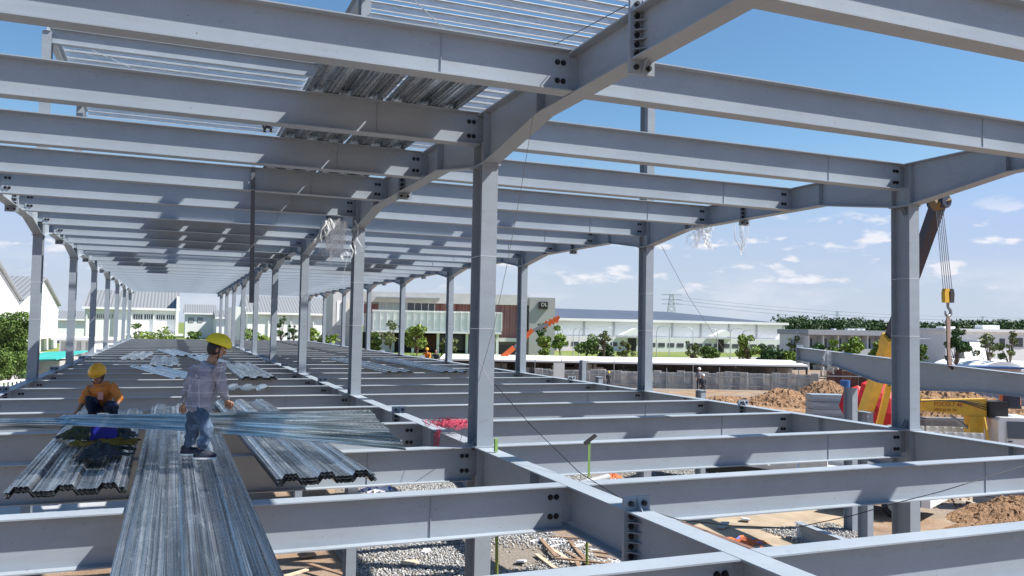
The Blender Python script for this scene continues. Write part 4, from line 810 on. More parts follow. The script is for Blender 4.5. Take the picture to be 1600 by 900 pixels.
for (a,za),(c,zc) in zip(pr[:-1],pr[1:]):
    for y0,y1,k1,k2 in ((-.006,.006,-.016,0),(-.13,.13,None,.016)):
        if k1 is None: q=[(a,y0,-za),(a,y1,-za),(a,y1,-za-.016),(a,y0,-za-.016),(c,y0,-zc),(c,y1,-zc),(c,y1,-zc-.016),(c,y0,-zc-.016)]
        else: q=[(a,y0,-.016),(a,y1,-.016),(a,y1,-za),(a,y0,-za),(c,y0,-.016),(c,y1,-.016),(c,y1,-zc),(c,y0,-zc)]
        b.add([MG@Vector(v) for v in q],[(0,1,2,3),(7,6,5,4),(0,4,5,1),(1,5,6,2),(2,6,7,3),(3,7,4,0)])
b.build('haunched_beam',PAINT,hg); MB().box((-.02,-.15,-.6),(0,.15,.1),MG).build('end_plate',PAINT2,hg)
PLAS = Mat('clear_plastic_wrap',.25,0,.5); PLAS.b.inputs['Base Color'].default_value=(.85,.88,.9,1); PLAS.b.inputs['Alpha'].default_value=.32; PLAS=PLAS.m
def rag(name, c, size, n, mat, seed, parent=None, hang=1.0):
    """crumpled ribbon bunch hanging down"""
    rg=np.random.default_rng(seed); b=MB(); c=Vector(c)
    for i in range(n):
        p=c+Vector(rg.normal(size=3)*np.array([size[0]*.3,size[1]*.3,.02])); w=rg.uniform(.01,.04); pts=[p]
        for q in range(6): pts.append(pts[-1]+Vector((rg.normal()*size[0]*.12,rg.normal()*size[1]*.12,-size[2]/6*hang*rg.uniform(.5,1.3))))
        for q in range(6):
            d=Vector((rg.uniform(-1,1),rg.uniform(-1,1),rg.uniform(-.4,.4))).normalized()*w
            if q==0: d0=d
            b.add([pts[q]-d0,pts[q]+d0,pts[q+1]+d,pts[q+1]-d],[(0,1,2,3)]); d0=d
    return b.build(name,mat,parent)
for s in (.19,.53):
    P=MG@Vector((Lh*s,-.14,0)); rag('plastic_wrap',P,(.5,.1,.8),26,PLAS,int(s*100),hg)
SL = simple('brown_sling',(.10,.055,.04),.8,0,.3,8)
sling_b = interp_top(1484); t=thing('lifting_slings','pair of brown webbing slings from the hook down to the hanging girder','sling',(0,0,0))
for i,dx_ in enumerate((-.055,0,.05)): MB().tube([hk+Vector((0,0,-.2)),hk.lerp(sling_b,.2)+Vector((dx_,0,0)),hk.lerp(sling_b,.7)+Vector((dx_*1.1,.03*i,0)),sling_b+Vector((dx_,0,.0)),sling_b+Vector((dx_,-.14,-.1))],.04,6).build('strap',SL,t)
# yellow truck crane at right
t = thing('truck_crane','white lorry with a folded yellow loader crane behind its cab at right','truck',(0,0,0)); D_=39.5; P_=lambda px,py,D=D_: atd(px,py,D)
q0=loc(1395,D_); MC=Matrix.Translation((q0.x,q0.y,GZ))@Matrix.Rotation(-YAW-R(8),4,'Z'); s_=D_/FPX
cx=(1531-1395)*s_; zc=1.65-(646-525)*s_-GZ
MB().box((0,-.5,.8),(cx+3,.5,1.1),MC).build('chassis',DARK,t); MB().box((0,-1.15,1.12),(cx-.35,1.15,1.27),MC).build('flatbed',bpy.data.materials['bed_white'],t)
for side in (-1,1):
    for i in range(2):
        x0=.1+i*(cx-.6)/2; x1=x0+(cx-.8)/2; sb=MB().box((x0,side*1.15-.02,1.5),(x1,side*1.15+.02,2.25),MC).build('side_board',bpy.data.materials['bed_white'],t)
        for j in range(5): MB().box((x0+.05+j*(x1-x0-.14)/4,side*1.15-.06,1.52),(x0+.15+j*(x1-x0-.14)/4,side*1.15-.021,2.22),MC).build('rib',WHITE,sb)
cab(t, MC@Matrix.Translation((cx+.1,0,0)), 2.2, 2.1, zc-.95, .95, TRW)
for xx in (1.2,2.5,cx+1.1):
    for s2 in (-1,1): wheel(t, MC@Matrix.Translation((xx,s2*.98,.5)))
bz=zc+.05; pc=MC@Vector((cx-.55,0,0))
MB().box((cx-.85,-.35,1.2),(cx-.25,.35,bz-.1),MC).build('crane_post',YEL,t)
bm=MB(); bm.add([MC@Vector(v) for v in [(.9,-.26,bz+.12),(cx-.1,-.30,bz-.15),(cx-.1,-.30,bz+.72),(.9,-.26,bz+.55),(.9,.26,bz+.12),(cx-.1,.30,bz-.15),(cx-.1,.30,bz+.72),(.9,.26,bz+.55)]],[(0,1,2,3),(7,6,5,4),(0,4,5,1),(3,2,6,7),(0,3,7,4),(1,5,6,2)]); bmo=bm.build('folded_boom',YEL,t)
MB().box((.4,-.36,bz-.0),(1.15,.36,bz+.75),MC).build('boom_knuckle',YEL,t); MB().box((.5,-.42,bz-1.0),(.75,.42,bz+.1),MC).build('boom_cradle',YEL,t)
for q in range(3): MB().tube([MC@Vector((cx-.1,-.33,bz+.45-q*.12)),MC@Vector((cx*.7,-.36,bz+.62-q*.03)),MC@Vector((cx*.45,-.34,bz+.60)),MC@Vector((1.0,-.38,bz+.5))],.022,5).build('hydraulic_hose',BLACK,bmo)
MB().tube([MC@Vector((cx-.5,-.1,bz-.9)),MC@Vector((cx*.62,0,bz-.12))],.07,8).build('lift_ram',STEEL,bmo)
text('boom_lettering','FOCO 7.46',.26,MC@Matrix.Translation((cx*.42,-.305,bz+.33))@RX,simple('dark_red_letters',(.25,.04,.03),.6),bmo,.004); text('boom_lettering','0903 63 01 24',.17,MC@Matrix.Translation((cx*.42,-.31,bz+.10))@RX,bpy.data.materials['dark_red_letters'],bmo,.004)
MB().box((cx-.05,-.5,bz-.1),(cx+.75,.5,bz+.62),MC).build('pump_unit',BLACK,t); MB().box((cx+.85,-.3,bz+.45),(cx+1.35,.3,bz+1.15),MC).box((cx+.8,-.3,bz+.3),(cx+1.4,.3,bz+.44),MC).build('operator_seat',simple('seat_navy',(.02,.025,.045),.6),t)
MB().tube([MC@Vector((cx-.15,-1.1,.7)),MC@Vector((cx-.3,-.9,2.0)),MC@Vector((cx-.35,-.6,bz-.1))],.07,6).build('outrigger_arm',YEL,t)
o=MB().box((0,0,0),(2.2,1.0,.9)).box((.1,.1,.9),(2.1,.9,.94)).build('concrete_block',simple('grey_block',(.17,.165,.16),.9,0,.2,2)); p=loc(1445,46); o.location=(p.x,p.y,GZ+.0); o.scale=(1.3,1,2.2); o.rotation_euler=(0,0,-YAW); tag(o,'pale concrete block behind the white side boards of the truck crane','block')
# stack of grey box beams, far and near
def beam_stack(px,D,w,n,h,label,d=1.2,rows=2):
    p=loc(px,D)
    for i in range(n):
        o=MB().box((0,0,.0),(w,d,h-.03)).box((-.01,-.01,h*.4),(w+.01,-.002,h*.46)).build('stacked_beam',PAINT2); o.location=(p.x,p.y,GZ+.1+i*h); o.rotation_euler=(0,0,-YAW+R(random.uniform(-.6,.6))); tag(o,f'{ORD[i] if i<n-1 else "topmost"} grey box beam {"from the bottom " if i<n-1 else ""}in {label}','steel beam','stacked grey box beams')
beam_stack(1270,52,2.05,6,.455,'the stack beside the tall bare post')
beam_stack(1545,32,3.2,5,.42,'the stack cut by the right frame edge')
# red umbrellas
def umbrella(px,py,D,r,lab,tilt,seed):
    c=atd(px,py,D); n=8; b=MB(); vs=[(0,0,0)]+[(r*math.cos(2*math.pi*i/n),r*math.sin(2*math.pi*i/n),-r*.42) for i in range(n)]+[(r*.55*math.cos(2*math.pi*i/n),r*.55*math.sin(2*math.pi*i/n),-r*.13) for i in range(n)]
    M=Matrix.Translation(c)@Matrix.Rotation(-YAW,4,'Z')@Matrix.Rotation(tilt,4,'X'); b.add([M@Vector(v) for v in vs],[(0,9+i,9+(i+1)%n) for i in range(n)]+[(9+i,1+i,1+(i+1)%n,9+(i+1)%n) for i in range(n)]); t=thing('site_umbrella',lab,'umbrella',(0,0,0),0,'red umbrellas by the crane')
    b.build('canopy',simple('umbrella_red',(.55,.012,.02),.6) if 'umbrella_red' not in bpy.data.materials else bpy.data.materials['umbrella_red'],t); MB().tube([M@Vector((0,0,.05)),M@Vector((0,0,-2.2))],.02,6).build('pole',STEEL,t)
umbrella(1390,622,44,1.5,'big red umbrella partly hidden by the nearest right column',1.15,1); umbrella(1349,632,45,1.15,'red umbrella left of the yellow boom',1.3,2)
# ------------------------------------------------------------------ things lying on the ground under the floor
o=ibeam('ground_beam',tuple(gnd(1063,815,GZ+.3)),tuple(gnd(1240,880,GZ+.3)),.3,.2,simple('rust_brown_steel',(.20,.11,.085),.7,.2,.2,2),'rust brown steel beam lying on the sand beside orange netting','steel beam')
ibeam('ground_beam',tuple(gnd(1245,815,GZ+.55)),tuple(gnd(1420,880,GZ+.55)),.5,.22,PAINT,'grey girder on the ground with plastic wrapped end','steel beam')
tag(rag('plastic_wrap',gnd(1248,815,GZ+.6),(.5,.3,.7),30,PLAS,5),'torn clear plastic on the end of the grey ground girder','plastic wrap')
def heap(name,label,cat,c,r,n,mats,seed,flat=.35,ls=.16,group=None):
    rg=np.random.default_rng(seed); b=MB(); c=Vector(c); nu=14
    # draped crumpled cloth: a jittered height field
    vs=[];m_=16
    for j in range(m_+1):
        for i in range(m_+1):
            x=(i/m_-.5)*2;y=(j/m_-.5)*2;rr=math.hypot(x,y); z=max(0,1-rr)*flat*r[0]*(.6+rg.uniform(0,.9)); vs.append(c+Vector((x*r[0]*(1+rg.uniform(-.12,.12)),y*r[1]*(1+rg.uniform(-.12,.12)),z+.004)))
    fs=[(j*(m_+1)+i,j*(m_+1)+i+1,(j+1)*(m_+1)+i+1,(j+1)*(m_+1)+i) for j in range(m_) for i in range(m_) if math.hypot((i+.5)/m_-.5,(j+.5)/m_-.5)<.46+rg.uniform(-.05,.04)]
    for q,f in enumerate(fs): b.add([vs[k] for k in f],[(0,1,2,3)],int(rg.integers(0,len(mats))) if len(mats)>1 and q%3==0 else 0)
    o=b.build(name,mats); me=o.data; bm_=bmesh.new(); bm_.from_mesh(me); bmesh.ops.remove_doubles(bm_,verts=bm_.verts,dist=.0005); bm_.to_mesh(me); bm_.free(); return tag(o,label,cat,group)
OT=simple('orange_net',(.50,.12,.03),.7,0,.3,12); BT=simple('blue_bag',(.05,.10,.45),.6,0,.2,4); WT=simple('white_bag',(.7,.7,.72),.6,0,.15,4); PT=simple('purple_bag',(.25,.18,.42),.6,0,.3,6)
heap('safety_net','crumpled orange safety netting with a blue bag beside the rust brown beam','netting',gnd(1150,852,GZ),(1.3,.35),0,[OT,OT,BT],3,.2); heap('safety_net','orange netting bundle nearer the front joist','netting',gnd(1190,868,GZ),(.8,.3),0,[OT],4,.25)
heap('bag_pile','white and purple plastic bags dumped on the gravel','bags',gnd(588,768,GZ),(.75,.45),0,[WT,PT,BT],5,.6)
heap('yellow_sheet','scrap of yellow sheet on the pinkish gravel','scrap',gnd(625,762,GZ),(.3,.15),0,[simple('yellow_scrap',(.6,.5,.15),.7)],6,.1)
heap('orange_rags','orange rags beside a grey pipe on the gravel','rags',gnd(955,747,GZ),(.6,.4),0,[OT],7,.4)
o=MB().tube([gnd(905,757,GZ+.15),gnd(950,745,GZ+.18)],.14,10).build('grey_pipe',GREY); tag(o,'short dark grey pipe lying on the gravel below the green strap','pipe')
WOOD=simple('old_timber',(.26,.17,.11),.85,0,.3,5); WOOD2=simple('pale_timber',(.52,.42,.30),.85,0,.2,5)
pl=[((850,850),(905,885)),((860,838),(925,842)),((885,862),(960,905)),((838,866),(890,905)),((890,845),(915,875)),((905,890),(955,880)),((860,892),(930,900)),((930,862),(975,868)),((845,842),(870,870)),((915,852),(950,846)),((900,875),(915,905)),((870,872),(985,884)),((1240,862),(1275,850)),((1060,835),(1100,850)),((560,905),(480,880)),((480,890),(430,905))]
for i,((a,b1),(c,d)) in enumerate(pl):
    o=MB().bar(gnd(a,b1,GZ+.05+.01*i),gnd(c,d,GZ+.06+.012*i),.12,.04).build('timber_plank',WOOD if i%3 else WOOD2); tag(o,f'{ORD[i]} loose {"brown" if i%3 else "pale"} plank of the scattered timber on the ground, counted from the left stack','plank','scattered timber planks')
for i,(px,py) in enumerate(((860,845),(925,850),(958,878),(1095,765),(1190,770))): 
    o=rag('rag_scrap',gnd(px,py,GZ+.12),(1.0,.8,.08),26,WT if i<3 else GR[0],20+i); tag(o,f'{["pale","whitish","torn white","grey","small pale"][i]} torn sacking lying among planks and stones on the ground','sacking','torn sacking on the ground')
# ------------------------------------------------------------------ site details on the steel
def rope(name,pts,r,mat,label,cat,group=None):
    o=MB().tube(pts,r,5).build(name,mat); return tag(o,label,cat,group)
RED=simple('red_cord',(.62,.07,.13),.6); rg=np.random.default_rng(5); c=Vector((0.05,1.35,.05)); b=MB()
for i in range(30):
    a=rg.uniform(0,6.28); pts=[]; p=c+Vector((rg.normal()*.12,rg.normal()*.15,rg.uniform(0,.08))); rr=rg.uniform(.07,.21)
    for q in range(14):
        aa=a+q*.5; pts.append(p+Vector((math.cos(aa)*rr*1.5,math.sin(aa)*rr*.9,abs(math.sin(aa*1.7+i))*.09+rg.uniform(0,.02))))
    b.tube(pts,.0042,4)
for i in range(9):
    p=c+Vector((-.2+rg.normal()*.03,.1+rg.normal()*.05,0)); b.tube([p,p+Vector((-.03,0,-.08)),p+Vector((rg.normal()*.02-.03,0,-.3)),p+Vector((rg.normal()*.03-.03,0,-.62))],.005,4)
tag(b.build('cord_bundle',RED),'tangled bright red cord draped over the middle girder','cord')
BLK=simple('black_cable',(.015,.015,.018),.6); WIRE=simple('thin_wire',(.20,.21,.23),.5,.3)
A=lambda px,py,D: atd(px,py,D)
rope('black_cable',[A(773,600,11),A(830,665,10.3),A(905,738,9.2),A(985,788,8.3),A(1060,812,8.2),A(1150,822,8.4),A(1235,826,8.6),A(1330,806,9),A(1400,786,9.2),A(1470,768,9.6),A(1600,728,10.4)],.005,BLK,'thin black cable sagging from the middle column across the right joists','cable')
rope('steel_wire',[A(833,182,9.6),A(815,290,10),A(795,400,10.3),A(772,510,10.6),A(735,640,11),A(716,698,11.3)],.0035,WIRE,'thin guy wire running past the middle column to its base','wire')
rope('steel_wire',[A(748,562,11.2),A(770,605,11)],.0035,WIRE,'short wire tied round the middle column','wire')
rope('steel_wire',[A(1034,385,21),A(1075,462,21),A(1150,575,22)],.006,WIRE,'thin wire falling from the second right column haunch','wire')
rope('steel_wire',[A(980,8,7.7),A(866,70,11)],.005,BLK,'dark wire stretched across the roof purlins to the splice plate','wire')
rope('plastic_strand',[A(555,352,19),A(541,410,19),A(534,445,19)],.006,PLAS,'white plastic strand hanging beside the second middle column','plastic strand')
STR=simple('dark_strap',(.10,.105,.12),.7); b=MB(); top_=Vector((-2.67,5.70,4.66)); bot=Vector((-2.62,5.70,2.02)); b.add([top_+Vector((-.035,0,0)),top_+Vector((.035,0,0)),bot+Vector((.045,0,0)),bot+Vector((-.045,0,0)),top_+Vector((-.035,.01,0)),top_+Vector((.035,.01,0)),bot+Vector((.045,.01,0)),bot+Vector((-.045,.01,0))],[(0,1,2,3),(7,6,5,4),(0,3,7,4),(1,5,6,2),(2,6,7,3)]); tag(b.build('lifting_strap',STR),'long dark lifting strap hanging from the overhead joist above the workers','strap')
GRN=simple('green_strap',(.22,.36,.10),.6); b=MB()
p=A(921,690,9.6); b.box((-.014,0,-.42),(.0,.006,0),Matrix.Translation(p)).box((.002,.0,-.40),(.014,.006,0),Matrix.Translation(p)); t=thing('ratchet_strap','bright green ratchet strap with black clamp on the right joist','strap',(0,0,0)); b.build('webbing',GRN,t); MB().bar(p+Vector((-.06,0,-.02)),p+Vector((.08,0,.07)),.05,.03).build('clamp',BLACK,t)
b=MB(); b.box((-.02,-.02,-.05),(.02,.03,.12),Matrix.Translation(A(775,700,10.9))); tag(b.build('green_tie',GRN),'short green tie at the foot of the middle column','strap')
for i,(px,py,w_,h_,m_) in enumerate(((640,880,.5,.3,WOOD2),(665,862,.3,.2,WT),(700,845,.35,.1,GREY),(815,878,.4,.25,WT),(480,868,.5,.3,WOOD),(1130,822,.6,.3,GREY),(1165,812,.4,.3,WT),(1105,770,.8,.2,WOOD),(1225,752,.6,.3,GREY),(1010,770,.5,.2,WT))):
    o=MB().prism([(-w_/2,-h_/2),(w_*.45,-h_*.4),(w_*.5,h_*.3),(0,h_*.55),(-w_*.5,h_*.4)],.05).build('scrap_piece',m_); o.location=gnd(px,py,GZ+.07); o.rotation_euler=(random.uniform(-.2,.2),random.uniform(-.2,.2),random.uniform(0,6)); tag(o,f'{ORD[i]} flat offcut scattered on the ground under the joists','offcut','offcuts scattered under the joists')
OLP=simple('green_pole',(.16,.22,.05),.6)
rope('prop_pole',[gnd(776,1010,GZ),A(776,838,17)],.035,OLP,'green prop pole standing under the left front joist','pole','green prop poles'); rope('prop_pole',[gnd(917,1000,GZ),A(917,842,17)],.03,OLP,'green prop pole standing under the front girder','pole','green prop poles')
for i,(px,py,D,sz,n_,lab) in enumerate(((528,345,18.6,(.5,.5,.85),70,'bunch of clear plastic hanging under the second middle column haunch'),(1100,352,20.2,(.55,.4,.55),34,'torn clear plastic hanging left of the right girder splice'),(1160,350,19.3,(.10,.10,.75),10,'looped clear plastic strip hanging from the right girder splice'))):
    o=rag('plastic_wrap',A(px,py,D),sz,n_,PLAS,60+i); tag(o,lab,'plastic wrap','plastic wrap hanging from the haunches')
p=A(1147,350,19.3); q=A(1169,350,19.3); b=MB(); b.tube([p,p+Vector((.03,0,-.35)),p.lerp(q,.5)+Vector((0,0,-.6)),q+Vector((-.03,0,-.3)),q],.022,5); tag(b.build('plastic_loop',PLAS),'pale plastic loop dangling under the right girder splice plate','plastic wrap')
# rags, gloves and tools on the left pile
KH=simple('khaki_cloth',(.28,.21,.05),.9,0,.3,9); DKC=simple('dark_cloth',(.03,.035,.04),.9,0,.3,9); OLC=simple('olive_cloth',(.07,.08,.03),.9,0,.3,9)
zt=.125
heap('dark_harness','dark tangled harness and gloves on the corrugated pile, nearest the camera','harness',gnd(155,713,zt),(.30,.30),0,[DKC],31,.45)
heap('olive_cloth','olive and dark clothes heaped behind the khaki cloth','clothes',gnd(128,683,zt),(.32,.55),0,[OLC,DKC],32,.5)
heap('dark_netting','dark rope netting heaped right of the blue tool box','netting',gnd(186,682,zt),(.22,.55),0,[DKC],33,.7)
rg=np.random.default_rng(8); b=MB()
for i in range(7):
    kc=gnd(165,698,zt); pts=[(kc.x-.36+q*.07+rg.normal()*.02, kc.y+rg.normal()*.05+.05*math.sin(q*.9+i), zt+.02+rg.uniform(0,.06)) for q in range(11)]; b.tube(pts,[.01]+[rg.uniform(.015,.04) for _ in range(9)]+[.01],6)
tag(b.build('khaki_cloth',KH),'rolled khaki yellow cloth lying across the corrugated pile','cloth')
t=thing('tool_box','blue plastic tool box on the rags of the left pile','tool box',tuple(gnd(162,690,zt)),.1); MB().add([(-.16,-.12,0),(.16,-.12,0),(.13,.12,0),(-.13,.12,0),(-.15,-.1,.24),(.12,-.1,.27),(.11,.11,.27),(-.12,.11,.24)],[(3,2,1,0),(4,5,6,7),(0,1,5,4),(1,2,6,5),(2,3,7,6),(3,0,4,7)]).build('box_body',simple('royal_blue',(.02,.03,.45),.5),t); MB().tube([(-.07,0,.26),(-.05,0,.32),(.05,0,.33),(.07,0,.27)],.012,6).build('handle',BLACK,t)
b=MB()
for i in range(12):
    p0=gnd(rg.uniform(118,195),rg.uniform(680,716),zt); d0=rg.uniform(0,6.28); b.tube([(p0.x+math.cos(d0+q*.5)*.05*q,p0.y+math.sin(d0+q*.4)*.05*q,zt+.02+rg.uniform(0,.05)) for q in range(6)],.011,5)
tag(b.build('rope_tangle',DKC),'thin dark ropes tangled over the clothes on the left pile','rope')
# ------------------------------------------------------------------ people
SKIN=simple('skin',(.36,.19,.12),.55,0,.08,6,.4); HAIR=simple('black_hair',(.015,.012,.01),.6); EYEW=simple('eye_white',(.7,.7,.68),.3); LIP=simple('lips',(.26,.09,.07),.5)
def skin_mesh(name, pts, edges, rad, mat, parent, root=0, sub=2, extra=None):
    me=bpy.data.meshes.new(name+'_cage'); me.from_pydata([tuple(p) for p in pts],edges,[]); o=bpy.data.objects.new('cage',me); COL.objects.link(o)
    m_=o.modifiers.new('skin','SKIN'); m_.use_smooth_shade=True; m_.branch_smoothing=.6
    for i,v in enumerate(me.skin_vertices[0].data):
        r=rad[i]; v.radius=r if isinstance(r,tuple) else (r,r); v.use_root=(i==root)
    s_=o.modifiers.new('sub','SUBSURF'); s_.levels=sub; s_.render_levels=sub
    dg=bpy.context.evaluated_depsgraph_get(); nm=bpy.data.meshes.new_from_object(o.evaluated_get(dg)); bpy.data.objects.remove(o); nm.name=name
    nm.materials.clear(); nm.materials.append(mat)
    if extra:
        bm_=bmesh.new(); bm_.from_mesh(nm); b=extra
        vs=[bm_.verts.new(v) for v in b.v]
        for f,sm in zip(b.f,b.sm):
            try: q=bm_.faces.new([vs[i] for i in f]); q.smooth=True
            except ValueError: pass
        bm_.to_mesh(nm); bm_.free()
    nm.update(); return put(name,nm,parent)
def hand(b, wrist, d, curl, side, n_, k=1.0):
    """palm and five fingers: d = direction of the forearm, n_ = palm normal (fingers curl toward it), side = thumb side"""
    d=Vector(d).normalized(); n_=Vector(n_); n_=(n_-d*n_.dot(d)).normalized(); x=d.cross(n_).normalized()*side; w=Vector(wrist)
    M=Matrix(((x.x,d.x,n_.x),(x.y,d.y,n_.y),(x.z,d.z,n_.z)))
    b.ell(w+d*.045*k,(.043*k,.055*k,.019*k),M,12,8)
    for i,(o_,l) in enumerate(((-.031,.062),(-.011,.074),(.011,.078),(.031,.070))):
        p=w+d*.082*k+x*o_*k; pts=[p-d*.02*k,p]; dd=d.copy()
        for j in range(3): dd=(dd*math.cos(curl)+n_*math.sin(curl)).normalized(); nn=dd.cross(x); n2=n_; pts.append(pts[-1]+dd*l*k*(.45,.32,.25)[j]); 
        b.tube(pts,[.010*k,.0105*k,.0095*k,.0085*k,.006*k],7)
    p=w+d*.03*k+x*.036*k; b.tube([p,p+(x*.7+d*.7)*.03*k,p+(x*.45+d*.9+n_*.2)*.058*k,p+(d+n_*.5+x*.1)*.075*k],[.013*k,.0125*k,.011*k,.008*k],7)
def person(name,label,J,shirt,trouser,shoe,helmet,face,up=(0,0,1),detail=True,k=1.0,cap=True,group=None,sleeve=1.0,vest=None):
    t=thing(name,label,'person',tuple((Vector(J['aL'])+Vector(J['aR']))/2*Vector((1,1,1)) if False else (0,0,0)),0,group)
    g={a:Vector(v) for a,v in J.items()}; f=Vector(face).normalized(); up=Vector(up).normalized(); rt=f.cross(up).normalized(); up=rt.cross(f)
    hd=g['head']; nk=g['neck']; pel=g['pel']; ch=g['chest']; wst=pel.lerp(ch,.45)
    pts=[pel,wst,ch,nk,nk.lerp(hd,.5)]; ed=[(0,1),(1,2),(2,3),(3,4)]; rad=[(.09*k,.08*k),(.085*k,.075*k),(.075*k,.068*k),.068*k,.062*k]
    def chain(ps,rs,root):
        a=root
        for p,r in zip(ps,rs): pts.append(p); rad.append(r); ed.append((a,len(pts)-1)); a=len(pts)-1
    for s in 'LR':
        chain([g['sh'+s],g['el'+s],g['el'+s].lerp(g['wr'+s],.4),g['wr'+s]],[.036*k,.036*k,.035*k,.026*k],2)
        chain([g['hip'+s],g['hip'+s].lerp(g['kn'+s],.5),g['kn'+s],g['kn'+s].lerp(g['an'+s],.35),g['an'+s]],[.066*k,.052*k,.036*k,.036*k,.030*k],0)
    b=MB(); Mh=Matrix(((rt.x,f.x,up.x),(rt.y,f.y,up.y),(rt.z,f.z,up.z)))
    b.ell(hd+up*.02*k,(.074*k,.094*k,.100*k),Mh,20,14); b.ell(hd-up*.05*k+f*.018*k,(.056*k,.066*k,.068*k),Mh,16,10)
    b.ell(hd+f*.094*k-up*.012*k,(.013*k,.022*k,.022*k),Mh,8,6); b.ell(hd+f*.085*k+up*.012*k,(.009*k,.014*k,.03*k),Mh,8,6)
    for s in (-1,1): b.ell(hd+rt*s*.074*k-up*.01*k,(.012*k,.02*k,.032*k),Mh,8,6)
    if detail:
        for s in 'LR': hand(b,g['wr'+s],g['ha'+s]-g['wr'+s],.42,1 if s=='L' else -1,g.get('pn',Vector((0,.4,-1))),k)
    else:
        for s in 'LR': b.ell(g['wr'+s]+(g['ha'+s]-g['wr'+s])*.6,(.035,.035,.05),None,8,6)
    body=skin_mesh('body',pts,ed,rad,SKIN,t,0,2,b)
    if detail:
        for s in (-1,1):
            MB().ell(hd+f*.083*k+rt*s*.032*k+up*.012*k,(.014*k,.010*k,.008*k),Mh,10,6).build('eye',EYEW,body); MB().ell(hd+f*.092*k+rt*s*.032*k+up*.012*k,(.006*k,.004*k,.006*k),Mh,8,5).build('pupil',HAIR,body)
            MB().ell(hd+f*.086*k+rt*s*.033*k+up*.034*k,(.019*k,.008*k,.004*k),Mh,8,5).build('eyebrow',HAIR,body)
        MB().ell(hd+f*.083*k-up*.052*k,(.024*k,.012*k,.007*k),Mh,10,6).build('mouth',LIP,body)
    MB().ell(hd-f*.020*k+up*.010*k,(.083*k,.092*k,.108*k),Mh,16,12,z0=-.85).build('hair',HAIR,t)
    # shirt
    pts=[wst.lerp(pel,1.3),wst,ch,ch.lerp(nk,.55),ch.lerp(nk,.92)]; ed=[(0,1),(1,2),(2,3),(3,4)]; rad=[(.185*k,.165*k),(.168*k,.15*k),(.178*k,.15*k),(.145*k,.125*k),(.09*k,.09*k)]
    for s in 'LR':
        e=g['el'+s].lerp(g['wr'+s],sleeve if sleeve<1 else .92); chain([g['sh'+s],g['sh'+s].lerp(g['el'+s],.5),g['el'+s],e],[.102*k,.074*k,.062*k,.048*k],2)
    sh=skin_mesh('shirt',pts,ed,rad,shirt,t,1,2)
    nm=sh.data; rg=np.random.default_rng(4)
    # creases
    for v in nm.vertices:
        p=v.co; w_=math.sin(p.x*41+p.z*23)*math.sin(p.y*37-p.z*31)*.010+math.sin(p.z*60+p.x*45)*.005; v.co=p+v.normal*w_
    MB().tube([ch.lerp(nk,.55),ch.lerp(nk,.80)],[.075*k,.066*k],12,False).build('collar',shirt,sh)
    if vest: MB().tube([wst,ch,ch.lerp(nk,.4)],[.18*k,.19*k,.15*k],12,False).build('vest',vest,t)
    pts=[pel.lerp(wst,.5),pel]; ed=[(0,1)]; rad=[(.135*k,.118*k),(.155*k,.135*k)]
    for s in 'LR': chain([g['hip'+s],g['hip'+s].lerp(g['kn'+s],.55),g['kn'+s],g['kn'+s].lerp(g['an'+s],.5),g['kn'+s].lerp(g['an'+s],.95)],[.094*k,.086*k,.074*k,.066*k,.058*k],1)
    tro=skin_mesh('trousers',pts,ed,rad,trouser,t,1,2)
    for v in tro.data.vertices:
        p=v.co; v.co=p+v.normal*(math.sin(p.z*52+p.x*35+p.y*12)*.008+math.sin(p.z*95-p.x*40)*.004)
    for s in 'LR':
        a=g['an'+s]; to=g['toe'+s]; d=(to-a); d.z=0; d.normalize(); sd_=Vector((-d.y,d.x,0)); Ms=Matrix(((sd_.x,d.x,0),(sd_.y,d.y,0),(0,0,1))); zs=g['sole'].z if 'sole' in g else a.z-.08
        c=Vector((a.x,a.y,zs+.035))+d*.06; so=MB().ell(c,(.046*k,.128*k,.055*k),Ms,16,8,z0=-.3).ell(Vector((a.x,a.y,zs+.075)),(.047*k,.062*k,.05*k),Ms,12,6,z0=-.5).build('shoe',shoe,t)
        q=MB(); ring=[c+Ms@Vector((math.cos(i/18*6.283)*.049*k,math.sin(i/18*6.283)*.132*k,0)) for i in range(18)]; q.add([Vector((v.x,v.y,zs+.001)) for v in ring]+[Vector((v.x,v.y,zs+.018)) for v in ring],[tuple(range(17,-1,-1)),tuple(range(18,36))]+[(i,(i+1)%18,(i+1)%18+18,i+18) for i in range(18)]); q.build('sole',WHITE2,so)
    if helmet:
        hc=hd+up*.055*k; he=MB().ell(hc,(.122*k,.145*k,.118*k),Mh,24,10,z0=-.12); 
        for s in (-.03,0,.03): he.tube([hc+Mh@Vector((s,math.cos(a_)*-.142*k,math.sin(a_)*.118*k+.004)) for a_ in [i/8*math.pi for i in range(9)]],.006*k,5,False)
        ho=he.build('helmet',helmet,t)
        br=MB(); nb=28; ring=[]
        for i in range(nb): a_=i/nb*6.283; y=math.sin(a_); ring.append((math.cos(a_)*(.128)*k, y*(.150+(.055 if y>0 else 0)*max(0,y)**2)*k, -.012*k-(.016*k*max(0,y)**2)))
        ri=[(x*.93,y*.90 if y<0 else y*.75,z+.006) for x,y,z in ring]
        br.add([hc+Mh@Vector(v) for v in ring]+[hc+Mh@Vector(v) for v in ri],[(i,(i+1)%nb,(i+1)%nb+nb,i+nb) for i in range(nb)],0,True); br.build('brim',helmet if detail else helmet,ho)
        if detail:
            for s in (-1,1): MB().tube([hc+Mh@Vector((s*.10,.02,-.02)),hd+Mh@Vector((s*.078,.03,-.05)),hd+Mh@Vector((s*.03,.05,-.115))],.006,5).build('chin_strap',BLACK,ho)
    return t
